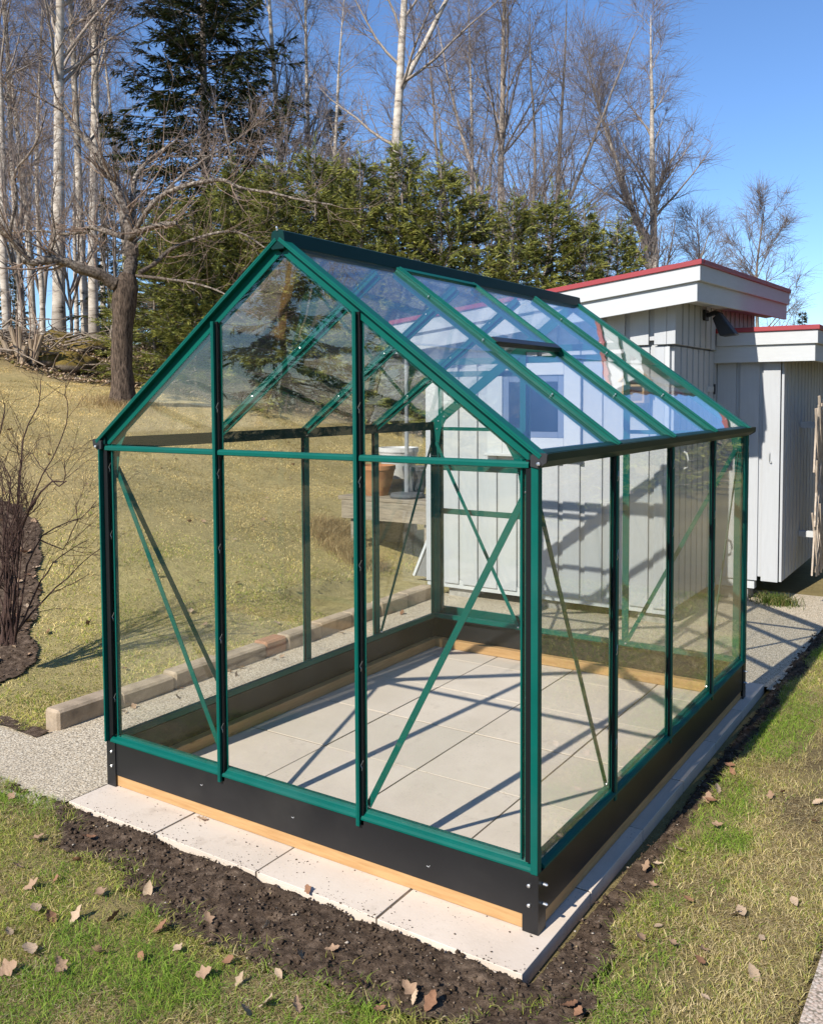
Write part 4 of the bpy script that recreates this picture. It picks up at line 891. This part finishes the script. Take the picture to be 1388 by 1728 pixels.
birches = [
    (100, 21.5, T1, 1.0, .3, 'stout white birch trunk just left of the old fruit tree'),
    (160, 23, T2, 1.05, 1.2, 'slim white birch close behind the old fruit tree trunk'),
    (147, 25, T2, 1.0, 2.9, 'thin white birch leaning between the two nearest birch trunks'),
    (14, 23, T2, .9, 2.2, 'white birch trunk at the left edge of the picture'),
    (58, 30, T1, .8, 4.0, 'slender pale birch between the edge birch and the stout birch'),
    (480, 31, T1, .95, 5.1, 'white birch right of the tall dark spruce, left of a pair'),
    (515, 32, T2, 1.0, .7, 'white birch right of the tall dark spruce, right of a pair'),
    (40, 27, T2, .92, 3.6, 'slim white birch second from the left edge'), (72, 33, T2, .9, 5.0, 'far slim birch just left of the stout birch'), (178, 34, T2, .95, 2.0, 'far slim birch right of the slim birch pair')]
for px, D_, T, sc, rz, lb in birches: place_tree('birch_tree', T, ground_at(px, D_), rz, sc, lb, group='white birches at the wood edge')
others = [
    ('birch_tree', 643, 22, T3, 1.05, 1.9, 'big pale forked birch rising behind the spruce hedge centre'),
    ('alder_tree', 845, 24, T3B, 1.0, 1.1, 'bare tree with light trunk above the right part of the hedge'),
    ('alder_tree', 895, 25, T4, .85, 2.0, 'grey many-limbed bare tree fanning out above the hedge right of the pale trunk'),
    ('birch_tree', 1108, 31, T5, 1.06, .4, 'tall solitary birch against the blue sky above the shed roof'),
    ('young_tree', 1195, 31, T6, .95, 2.2, 'small bare tree beside the solitary birch, above the shed'),
    ('young_tree', 1280, 28, T6, .98, 4.2, 'small bare round-crowned tree at the right above the shed roof corner'),
    ('alder_tree', 760, 34, T4, 1.0, 3.9, 'brownish bare tree right behind the forked birch'),
    ('birch_tree', 560, 38, T1, .95, 1.9, 'distant birch between the paired birches and the forked birch'),
    ('birch_tree', 805, 37, T2, .95, 3.3, 'distant birch just left of the light-trunked bare tree'),
    ('alder_tree', 955, 33, T4, .78, 5.0, 'bare grey tree over the right end of the hedge, left of the solitary birch'),
    ('alder_tree', 60, 36, T4, .95, 2.4, 'distant bare tree behind the leftmost birches'),
    ('birch_tree', 215, 38, T1, .9, 4.9, 'distant birch seen through the old fruit tree crown'),
    ('birch_tree', 128, 42, T2, 1.0, 5.6, 'far thin birch right behind the stout birch'),
    ('birch_tree', 30, 44, T1, .9, .9, 'far thin birch behind the edge birch'),
    ('alder_tree', -40, 26, T4, .9, 1.5, 'bare tree whose branches reach in over the left edge')]
for nm, px, D_, T, sc, rz, lb in others: place_tree(nm, T, ground_at(px, D_), rz, sc, lb)
thk = [(40, 19, 1., 'low bare thicket behind the cut stump'), (120, 20, .9, 'low bare thicket at the foot of the stout birch'), (190, 19, .8, 'low bare thicket behind the old fruit tree'), (560, 20, 1.15, 'bare thicket behind the hedge below the paired birches'), (740, 21, 1.2, 'bare thicket behind the hedge right of the forked birch'), (860, 21, 1.25, 'bare thicket behind the hedge below the light-trunked tree'), (430, 20, 1.2, 'bare thicket behind the left end of the hedge'), (980, 22, 1.1, 'bare thicket behind the right end of the hedge'), (1040, 24, 1.1, 'bare thicket left of the solitary birch foot')]
for i, (px, D_, sc, lb) in enumerate(thk): place_tree('bare_thicket', T7, ground_at(px, D_), i*1.3, sc, lb, 'shrub', names=('stems', 'limbs', 'twigs'))

# spruces
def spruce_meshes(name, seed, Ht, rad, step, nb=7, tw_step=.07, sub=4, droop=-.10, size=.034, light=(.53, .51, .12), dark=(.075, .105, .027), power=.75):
    r_ = np.random.default_rng(seed); P0 = []; L0 = []; D0 = []
    z = .12
    while z < Ht*.985:
        f_ = z/Ht; L = rad*(1-f_)**power+.07
        for i in range(nb): 
            a = r_.uniform(0, 6.28); P0.append((0, 0, z+r_.uniform(-.5, .5)*step)); L0.append(L*r_.uniform(.65, 1.15)); e = droop*(1-f_)+.55*f_+r_.normal(0, .1); D0.append((math.cos(a)*math.cos(e), math.sin(a)*math.cos(e), math.sin(e)))
        z += step*(1-.35*f_)
    P0, L0, D0 = np.array(P0), np.array(L0), np.array(D0); k = 6; n = len(P0); P = np.zeros((n, k, 3)); P[:, 0] = P0; d = D0
    for i in range(1, k): d = d+.08*r_.standard_normal((n, 3)); d[:, 2] += .06 if i > 2 else -.03; d /= np.linalg.norm(d, axis=1, keepdims=True); P[:, i] = P[:, i-1]+d*(L0/(k-1))[:, None]
    R = (.004+.008*L0)[:, None]*np.linspace(1, .3, k)[None]
    per = np.maximum(3, (L0/tw_step).astype(int)); pi = np.repeat(np.arange(n), per); t = r_.uniform(.18, 1, len(pi)); p, rr, tg = interp(P, R, pi, t)
    side = np.cross(tg, (0, 0, 1.)); side /= np.linalg.norm(side, axis=1, keepdims=True)+1e-9; s = np.sign(r_.standard_normal(len(pi)))[:, None]
    dd = tg*.75+side*s*.75+np.array([0, 0, 1.])*r_.normal(-.05 if droop > -.2 else -.35, .25, len(pi))[:, None]; dd /= np.linalg.norm(dd, axis=1, keepdims=True)
    TL = np.minimum(.30, .10+.35*L0[pi]*(1.05-t)*.6)*r_.uniform(.6, 1.2, len(pi))
    # every side twig carries small needle sprays
    m = len(pi); ps = np.repeat(p, sub, 0); ds = np.repeat(dd, sub, 0); tl = np.repeat(TL, sub); u = np.tile((np.arange(sub)+.3)/sub, m); base_ = ps+ds*(tl*u)[:, None]
    sd = ds+.30*r_.standard_normal((m*sub, 3)); sd[:, 2] -= .12; sd /= np.linalg.norm(sd, axis=1, keepdims=True); ln = (size*2.6*r_.uniform(.7, 1.3, m*sub))[:, None]; wd = size*.17
    a1 = np.cross(sd, r_.standard_normal((m*sub, 3))); a1 /= np.linalg.norm(a1, axis=1, keepdims=True)+1e-9; a2 = np.cross(sd, a1)
    if Ht < 6:   # upright yellowish leaders above the crown
        lz = np.concatenate([np.linspace(0, .55, 26)]*9); lx = np.repeat(np.concatenate([[0], r_.normal(0, .28, 8)]), 26); ly = np.repeat(np.concatenate([[0], r_.normal(0, .28, 8)]), 26); k0 = min(len(lz), m*sub)
        base_[:k0] = np.stack([lx, ly, Ht*(.97-.55*np.hypot(lx, ly))+lz[:k0]*.9-.1], 1); sd[:k0] = np.stack([r_.normal(0, .5, k0), r_.normal(0, .5, k0), np.ones(k0)], 1); sd[:k0] /= np.linalg.norm(sd[:k0], axis=1, keepdims=True)
        a1 = np.cross(sd, r_.standard_normal((m*sub, 3))); a1 /= np.linalg.norm(a1, axis=1, keepdims=True)+1e-9; a2 = np.cross(sd, a1)
    tip = base_+sd*ln; mid = base_+sd*ln*.45
    V = np.stack([base_, mid+a1*wd, tip, mid-a1*wd, mid+a2*wd, mid-a2*wd], 1).reshape(-1, 3); q = np.arange(m*sub)*6
    F = np.concatenate([np.stack([q, q+1, q+2], 1), np.stack([q, q+2, q+3], 1), np.stack([q, q+4, q+2], 1), np.stack([q, q+2, q+5], 1)])
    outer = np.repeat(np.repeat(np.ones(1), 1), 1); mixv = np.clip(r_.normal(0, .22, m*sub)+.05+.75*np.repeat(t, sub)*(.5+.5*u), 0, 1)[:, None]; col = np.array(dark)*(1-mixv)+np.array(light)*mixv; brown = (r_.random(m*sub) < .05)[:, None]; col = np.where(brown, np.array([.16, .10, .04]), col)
    mf = np_mesh(name+'_foliage', V, F, NEEDLE, False, np.repeat(col, 6, 0))
    tp = np.zeros((1, 8, 3)); tp[0, :, 2] = np.linspace(-.1, Ht, 8); tr = (.012+.022*Ht*.5*(1-np.linspace(0, 1, 8)))[None]*.75
    V, F = cat_tubes([(tp, tr)], 7); V2, F2 = cat_tubes([(P, R)], 3); mt = np_mesh(name+'_trunk', np.concatenate([V, V2]), np.concatenate([F, F2+len(V)]), GREYBARK)
    return mt, mf
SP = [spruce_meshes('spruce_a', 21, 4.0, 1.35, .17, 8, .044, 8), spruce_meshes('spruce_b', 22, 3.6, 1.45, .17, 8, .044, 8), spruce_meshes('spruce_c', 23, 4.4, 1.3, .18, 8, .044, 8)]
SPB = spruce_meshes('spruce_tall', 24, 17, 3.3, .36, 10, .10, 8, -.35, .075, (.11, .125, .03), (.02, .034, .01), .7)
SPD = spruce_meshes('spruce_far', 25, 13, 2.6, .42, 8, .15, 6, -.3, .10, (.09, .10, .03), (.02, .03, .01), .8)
hedge = [(262, 15.8, 400, 'spruce at the left end of the hedge, right behind the old fruit tree trunk'), (330, 15.0, 335, 'low broad spruce second from the left in the hedge'), (400, 15.6, 275, 'spruce in the hedge standing left of the greenhouse ridge'), (470, 15.2, 285, 'spruce in the hedge straight behind the front ridge end'), (535, 16.0, 262, 'spruce with tall leader right of the front ridge end'), (610, 15.6, 268, 'olive spruce in the middle of the hedge, left of the forked birch'), (680, 16.2, 255, 'tallest spruce of the hedge in front of the forked birch'), (745, 15.8, 285, 'spruce in the hedge just right of the forked birch'), (805, 16.4, 325, 'spruce in the hedge above the roof vent'), (865, 16.0, 345, 'spruce in the hedge below the light-trunked bare tree'), (930, 16.6, 338, 'spruce in the hedge above the rear ridge end'), (985, 16.2, 360, 'spruce in the hedge above the red roof edge'), (1040, 16.8, 388, 'spruce at the right end of the hedge'), (285, 18.4, 345, 'spruce in the second row, behind the left end of the hedge'), (365, 18.2, 310, 'spruce in the second row, behind the low broad one'), (440, 18.6, 300, 'spruce in the second row, left of the front ridge end'), (575, 18.6, 300, 'spruce in the second row, left of the hedge middle')]
for i, (px, D_, ytop, lb) in enumerate(hedge):
    gp = ground_at(px, D_); zt_ = CAM[2]+D_*((CY-ytop)/FPX*_u[2]+_f[2]); hgt = zt_-gp[2]; k = i % 3; base_h = (4.0, 3.6, 4.4)[k]; sc = hgt/base_h
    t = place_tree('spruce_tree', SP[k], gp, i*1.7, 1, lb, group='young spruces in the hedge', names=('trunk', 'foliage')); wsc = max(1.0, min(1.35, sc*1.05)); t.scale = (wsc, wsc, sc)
tsp = place_tree('spruce_tree', SPB, ground_at(352, 27), .4, 1.0, 'tall dark spruce towering behind the old fruit tree', names=('trunk', 'foliage')); tsp.scale = (1.22, 1.22, 1)
for px, D_, sc, lb in ((425, 40, .95, 'distant dark spruce left of the paired birches'), (570, 42, .95, 'distant dark spruce right of the paired birches'), (640, 44, .8, 'distant dark spruce left of the forked birch'), (700, 46, .85, 'distant dark spruce right of the forked birch'), (1352, 24, .30, 'little spruce peeking over the lean-to roof'), (20, 30, .35, 'small dark spruce behind the stump at the left edge'), (185, 29, .42, 'small dark spruce right of the stout birch')):
    place_tree('spruce_tree', SPD, ground_at(px, D_), px*.1, sc, lb, names=('trunk', 'foliage'))
# trees outside the view, mirrored in the panes; tall spruces added to block low sky
for i, (x, y, T, sc, nms, lb, nm) in enumerate((
        (6.2, 6.5, SP[0], 1.05, ('trunk', 'foliage'), 'young spruce beyond the pink path on the right, nearest of the young ones', 'spruce_tree'),
        (6.6, 9.2, SP[2], 1.05, ('trunk', 'foliage'), 'young spruce beyond the pink path on the right, behind the nearest young one', 'spruce_tree'),
        (6.0, 12.2, SP[1], 1.2, ('trunk', 'foliage'), 'young spruce beyond the pink path on the right, farthest of the young ones', 'spruce_tree'),
        (5.6, 4.6, T7, .6, ('stems', 'limbs', 'twigs'), 'bare thicket beyond the pink path on the right', 'bare_thicket'),
        (9.5, 3.0, SPD, .95, ('trunk', 'foliage'), 'unseen tall dark spruce added right of the garden to block sky, nearest to the camera', 'spruce_tree'),
        (10.5, 8.0, SPD, 1.05, ('trunk', 'foliage'), 'unseen tall dark spruce added right of the garden to block sky, middle of three', 'spruce_tree'),
        (9.5, 13.5, SPD, 1.0, ('trunk', 'foliage'), 'unseen tall dark spruce added right of the garden to block sky, farthest back', 'spruce_tree'),
        (3.6, 17, SPD, .95, ('trunk', 'foliage'), 'unseen tall dark spruce added behind the lean-to to darken reflections, just outside the right edge', 'spruce_tree'),
        (6.6, 19, SPD, 1.05, ('trunk', 'foliage'), 'unseen tall dark spruce added behind the lean-to to darken reflections, second outside the right edge', 'spruce_tree'),
        (9.6, 19, SPD, 1.0, ('trunk', 'foliage'), 'unseen tall dark spruce added behind the lean-to to darken reflections, third outside the right edge', 'spruce_tree'),
        (4.4, 24, SPD, 1.1, ('trunk', 'foliage'), 'unseen tall dark spruce added far behind the lean-to to darken reflections, outside the right edge', 'spruce_tree'),
        (-13, -16, SPD, .95, ('trunk', 'foliage'), 'unseen tall spruce added behind the camera to darken reflections, far left end of the row', 'spruce_tree'),
        (-9.5, -18, SPD, 1.0, ('trunk', 'foliage'), 'unseen tall spruce added behind the camera to darken reflections, second from the left end', 'spruce_tree'),
        (-5.5, -19, SPD, 1.0, ('trunk', 'foliage'), 'unseen tall spruce added behind the camera to darken reflections, third from the left end', 'spruce_tree'),
        (-7, -25, SPD, 1.0, ('trunk', 'foliage'), 'unseen tall spruce added far behind the camera to darken reflections, first from the left', 'spruce_tree'),
        (-1, -27, SPD, 1.1, ('trunk', 'foliage'), 'unseen tall spruce added far behind the camera to darken reflections, second from the left', 'spruce_tree'),
        (5, -26, SPD, .95, ('trunk', 'foliage'), 'unseen tall spruce added far behind the camera to darken reflections, third from the left', 'spruce_tree'),
        (11, -22, SPD, 1.1, ('trunk', 'foliage'), 'unseen tall spruce added far behind the camera to darken reflections, fourth from the left', 'spruce_tree'),
        (15, -14, SPD, 1.0, ('trunk', 'foliage'), 'unseen tall spruce added behind the camera on the right side to block sky', 'spruce_tree'),
        (14, -5, SPD, 1.0, ('trunk', 'foliage'), 'unseen tall spruce added right of the camera to block sky', 'spruce_tree'))):
    place_tree(nm, T, (x, y, 0), i*2., sc, lb, 'tree' if nm != 'bare_thicket' else 'shrub', names=nms)

# old apple tree, limbs laid out from the photograph
AD = 12.8
at0 = thing('fruit_tree', 'gnarled old leafless fruit tree with thick dark trunk on the lawn', 'tree', tuple(at_depth(207, 658, AD)))
def limb(pts, r0, r1, name='limb', m=LICHEN, sides=9):
    # pts: (px, py, depth offset)
    Pq = np.array([at_depth(a, b, AD+c) for a, b, c in pts]); 
    for _ in range(2): # chaikin smoothing, ends kept
        Pq = np.concatenate([Pq[:1], np.stack([Pq[:-1]*.75+Pq[1:]*.25, Pq[:-1]*.25+Pq[1:]*.75], 1).reshape(-1, 3), Pq[-1:]])
    n = len(Pq); r_ = np.linspace(r0, r1, n)*(1+.10*rng.standard_normal(n)); MB().tube(Pq, r_, sides).build(name, m, at0, smooth=True); return Pq, np.linspace(r0, r1, n)
tp = np.array([at_depth(a, b, AD) for a, b in ((206, 672), (207, 655), (205, 620), (206, 580), (207, 540), (210, 505), (212, 482), (216, 462))]); tp[0, 2] = float(H(tp[0, 0], tp[0, 1]))-.15
ts = np.linspace(0, 7, 44); tpp = np.stack([np.interp(ts, np.arange(8), tp[:, k]) for k in range(3)], 1); trr = np.interp(ts, np.arange(8), [.21, .165, .148, .142, .147, .165, .165, .11])
tm = MB().tube(tpp, trr, 26); tc = tpp.repeat(26, 0)
for i, v in enumerate(tm.v):
    dv = Vector(v)-Vector(tc[i]); n_ = mnoise.noise(Vector((v[0]*9, v[1]*9, v[2]*2.6)))*.16+mnoise.noise(Vector((v[0]*22, v[1]*22, v[2]*7)))*.08; tm.v[i] = tuple(Vector(tc[i])+dv*(1+n_))
tm.build('trunk', APPLE, at0, smooth=True)
LB = [([(210, 485, 0), (190, 478, -.1), (170, 462, -.2), (140, 455, -.3), (110, 440, -.4), (80, 437, -.5), (50, 446, -.6), (35, 425, -.6), (15, 395, -.7), (-20, 370, -.8)], .115, .05),
      ([(216, 470, 0), (222, 440, .1), (222, 405, .1), (213, 370, .2), (202, 330, .2), (190, 300, .2), (170, 268, .1), (150, 240, .1), (125, 215, .0), (110, 190, 0), (95, 165, 0)], .125, .03),
      ([(222, 430, .1), (224, 390, .3), (224, 350, .4), (224, 310, .5), (236, 285, .6), (262, 262, .7), (300, 235, .8)], .08, .02),
      ([(216, 402, .1), (235, 390, -.3), (262, 380, -.5), (298, 376, -.6)], .06, .035),
      ([(208, 400, .1), (180, 390, .4), (150, 381, .6), (146, 392, .6)], .05, .035), ([(150, 390, .6), (110, 396, .6), (65, 388, .7), (20, 392, .8)], .03, .012),
      ([(225, 395, .1), (250, 352, -.1), (270, 330, -.2), (310, 313, -.3), (350, 305, -.4), (377, 302, -.4), (400, 315, -.5), (420, 320, -.5), (460, 325, -.6), (505, 337, -.7), (560, 345, -.7)], .05, .012),
      ([(235, 460, 0), (262, 445, .2), (285, 420, .3), (330, 402, .4), (375, 390, .5), (410, 392, .5), (450, 420, .5)], .045, .01),
      ([(230, 465, 0), (280, 470, -.3), (330, 478, -.4), (370, 490, -.5), (410, 515, -.6)], .03, .008),
      ([(255, 350, .2), (300, 300, .6), (350, 265, .9), (400, 235, 1.1), (440, 205, 1.2)], .03, .008),
      ([(262, 262, .7), (300, 265, .8), (360, 262, .9), (430, 262, 1.)], .02, .006),
      ([(150, 240, .1), (170, 215, .3), (150, 150, .4), (170, 90, .5), (180, 40, .5)], .025, .006), ([(95, 165, 0), (80, 120, -.1), (110, 60, -.2), (140, 0, -.2)], .02, .006), ([(110, 190, 0), (60, 160, -.3), (10, 140, -.5)], .02, .006), ([(15, 395, -.7), (30, 330, -.8), (20, 290, -.8), (60, 250, -.9), (80, 180, -.9)], .035, .008), ([(80, 437, -.5), (95, 400, -.6), (85, 350, -.7), (95, 300, -.7)], .03, .008)]
AP, AR = [], []
for pts, r0, r1 in LB:
    Pq, Rq = limb(pts, r0*.82, r1*.85); s = np.linspace(0, len(Pq)-1, 12); i = np.minimum(s.astype(int), len(Pq)-2); a = (s-i)[:, None]; AP.append(Pq[i]*(1-a)+Pq[i+1]*a); AR.append(np.interp(s, np.arange(len(Rq)), Rq))
AP, AR = np.array(AP), np.array(AR); r_ = np.random.default_rng(77)
s1 = spawn(r_, AP, AR, 15, .2, 1., .9, .75, 6, .08, .18, .25, .3, .55, .0036); s2 = spawn(r_, AP, AR, 9, .3, 1., .9, .5, 5, .22, .03, .3, .3, .5, .004)
s3 = spawn(r_, *s1, 2, .2, 1., .6, .35, 4, .12, .12, .6, .4, .5, .003); s4 = spawn(r_, *s2, 3, .2, 1., .7, .3, 4, .15, .06, .6, .4, .5, .003)
V, F = cat_tubes([s1, s2, s3, s4], 4); link('crown', np_mesh('apple_crown', V, F, SHOOT), parent=at0)

# bare shrub in the soil bed at the left edge
SHRUB = bark('shrub_bark', (.12, .075, .06), (.05, .028, .024), 5); sd_ = 5.05
sh = thing('bare_shrub', 'leafless dark-stemmed shrub growing in the soil bed', 'shrub', tuple(at_depth(10, 1085, sd_)))
SL = [([(12, 1090), (40, 1050), (85, 1000), (130, 960), (170, 925)], .007), ([(8, 1090), (20, 1000), (25, 930), (28, 870), (35, 800), (38, 745), (50, 715), (64, 685), (70, 660), (68, 642)], .008), ([(18, 1085), (28, 960), (35, 890), (60, 840), (90, 812), (112, 812), (108, 775)], .010), ([(60, 845), (50, 865), (36, 815)], .005), ([(112, 812), (95, 820), (75, 795), (55, 765)], .004), ([(25, 930), (50, 850), (75, 800), (95, 760), (112, 715), (116, 680), (108, 665)], .005), ([(5, 1085), (10, 980), (5, 900), (20, 810), (0, 770)], .008), ([(25, 1085), (45, 960), (65, 910), (105, 885), (145, 870), (163, 845)], .006), ([(65, 910), (105, 930), (130, 880), (130, 840)], .004), ([(20, 1085), (70, 980), (100, 940), (150, 910)], .006), ([(-10, 1080), (-5, 900), (-20, 800), (5, 720), (8, 680)], .009), ([(28, 870), (33, 790), (30, 745)], .004)]
SL += [([(10+rng.uniform(-14, 18), 1088), (8+rng.uniform(-20, 25), 1000), (10+rng.uniform(-30, 35), 900), (5+rng.uniform(-40, 60), 800+rng.uniform(-40, 40))], .006) for _ in range(18)]
SPs, SRs = [], []
for i, (pts, r0) in enumerate(SL):
    off = rng.uniform(-.25, .25); Pq = np.array([at_depth(a, b, sd_+off*min(1, j*.35)) for j, (a, b) in enumerate(pts)]); s = np.linspace(0, len(Pq)-1, 10); k = np.minimum(s.astype(int), len(Pq)-2); a = (s-k)[:, None]; Q = Pq[k]*(1-a)+Pq[k+1]*a; Q[1:-1] += rng.normal(0, .004, (8, 3))
    R_ = np.linspace(r0, .002, 10); MB().tube(Q, R_, 6).build('stem', SHRUB, sh); SPs.append(Q); SRs.append(R_)
SPs, SRs = np.array(SPs), np.array(SRs); s1 = spawn(r_, SPs, SRs, 7, .3, 1, .7, .22, 5, .12, .08, .5, .3, .5, .0016); s2 = spawn(r_, *s1, 3, .2, 1, .6, .09, 4, .12, .06, .6, .4, .4, .0011)
V, F = cat_tubes([s1, s2], 4); link('twigs', np_mesh('shrub_twigs', V, F, SHRUB), parent=sh)

# ------------------------------------------------------------------ wood edge: stump, stones, brush
CUT = bark('cut_hazel', (.42, .33, .23), (.24, .17, .11), 5); 
sp_ = at_depth(42, 618, 15.0); gz = float(H(sp_[0], sp_[1])); st = thing('coppiced_stump', 'coppiced stump with short pale sawn-off stems at the lawn edge', 'stump', (sp_[0], sp_[1], gz))
for dx, dz, ln, r0 in ((-.38, 0, .55, .05), (-.25, .05, .62, .045), (-.08, 0, .62, .042), (.02, .1, .42, .05), (.18, .05, .5, .04), (.27, .02, .48, .036), (-.5, .1, .3, .04), (.1, -.1, .3, .045)):
    a = np.array([sp_[0]+dx*.5*_r[0], sp_[1]+dx*.5*_r[1]+dz, gz-.03]); b = a+np.array([dx*.55*_r[0], dx*.55*_r[1], ln]); MB().tube([a, (a+b)/2+rng.normal(0, .015, 3), b], [r0*1.2, r0, r0*.92], 8).build('cut_stem', CUT, st, smooth=True)
for k in range(6):
    a = np.array([sp_[0]+rng.normal()*.12, sp_[1]+rng.normal()*.1, gz]); MB().tube([a, a+(rng.normal()*.1, 0, .6), a+(rng.normal()*.25, 0, 1.3+.4*rng.random())], [.012, .009, .004], 5).build('shoot', SHOOT, st)
def moss_mat():
    m = mat('mossy_stone', (.2, .19, .16), .95, 0, .2); nb = NB(m); v = nb.geo(); nz = nb.n('ShaderNodeSeparateXYZ', Vector=nb.n('ShaderNodeNewGeometry').outputs['Normal']).outputs[2]
    n1 = nb.noise(v, 6, 6, .7); st_ = nb.ramp(n1, [(.3, (.09, .07, .05)), (.7, (.25, .20, .14))]); ms = nb.ramp(nb.noise(v, 25, 4), [(.3, (.09, .065, .015)), (.7, (.24, .165, .04))])
    f_ = nb.ramp(nb.math('ADD', nz, nb.math('MULTIPLY', n1, .8)), [(.5, (0, 0, 0)), (.8, (1, 1, 1))]); nb.col(nb.mix(f_, st_, ms)); nb.bump(n1, .8, .03); return m
MOSS = moss_mat()
def stone(px, py, D, s, lb, i):
    p = at_depth(px, py, D); z = float(H(p[0], p[1])); bm = bmesh.new(); bmesh.ops.create_icosphere(bm, subdivisions=3, radius=1)
    for v in bm.verts: n = mnoise.noise(v.co*1.3+Vector((i*3.1, 0, 0)))*.45+mnoise.noise(v.co*3+Vector((i, 2, 0)))*.14; v.co *= 1+n; v.co.x *= s[0]*.8; v.co.y *= s[1]*.8; v.co.z *= s[2]*.55
    me = bpy.data.meshes.new('mossy_stone'); bm.to_mesh(me); bm.free(); me.polygons.foreach_set('use_smooth', np.ones(len(me.polygons), dtype=bool)); me.materials.append(MOSS)
    o = bpy.data.objects.new('mossy_stone', me); COL.objects.link(o); o.location = (p[0], p[1], z+s[2]*.15); setp(o, lb, 'stone', 'mossy stones along the wood edge')
for i, a in enumerate(((115, 612, 15.6, (.55, .5, .38), 'broad mossy boulder at the foot of the stout birch'), (78, 618, 15.4, (.35, .35, .28), 'mossy stone between the cut stump and the broad boulder'), (100, 590, 17.2, (.5, .4, .38), 'mossy stone behind the broad boulder'), (150, 600, 16.8, (.4, .4, .3), 'mossy stone left of the old fruit tree trunk'), (232, 600, 15.6, (.3, .3, .32), 'mossy stone touching the right side of the fruit tree trunk'), (262, 608, 15.2, (.45, .35, .26), 'flat mossy stone right of the fruit tree trunk'), (180, 605, 17.5, (.4, .4, .3), 'small mossy stone just behind the fruit tree trunk'))): stone(a[0], a[1], a[2], a[3], a[4], i)
# brush: dead branches and leaf litter along the edge
PP, RR = [], []
for k in range(620):
    px = rng.uniform(-60, 700); D_ = rng.uniform(15.0, 19.5); p = at_depth(px, 610, D_); z = float(H(p[0], p[1]))+abs(rng.normal())*.14; a = rng.uniform(0, 6.28); L = rng.uniform(.3, 1.5); e = rng.normal()*.25; d = np.array([math.cos(a)*math.cos(e), math.sin(a)*math.cos(e), math.sin(e)]); q = np.array([p[0], p[1], z])
    PP.append([q+d*L*t+np.array([0, 0, .06*math.sin(3*t)])+rng.normal(0, .03, 3) for t in np.linspace(0, 1, 4)]); RR.append(np.linspace(1, .4, 4)*rng.uniform(.006, .022))
V, F = cat_tubes([(np.array(PP), np.array(RR))], 5); o = link('brushwood', np_mesh('brushwood', V, F, bark('dead_wood', (.36, .29, .22), (.16, .12, .085), 5))); setp(o, 'heap of dead branches and sticks along the wood edge', 'brushwood', kind='stuff')
n = 16000; px = rng.uniform(-120, 720, n); D_ = rng.uniform(14.6, 21, n); P = np.array([at_depth(a, 610, b) for a, b in zip(px, D_)]); z = H(P[:, 0], P[:, 1]); P[:, 2] = z+.005+.06*fbm(P[:, 0], P[:, 1], 2, 3, 61)
col = pal(n, [(.40, .29, .19), (.28, .18, .10), (.5, .4, .3), (.16, .11, .07), (.14, .12, .03)], [.3, .25, .15, .2, .1]); o = lumps(n, P, .012+.03*rng.random(n)**2, 'leaf_litter', TINTED, col); setp(o, 'brown leaf litter covering the ground under the wood edge', 'leaf litter', kind='stuff')
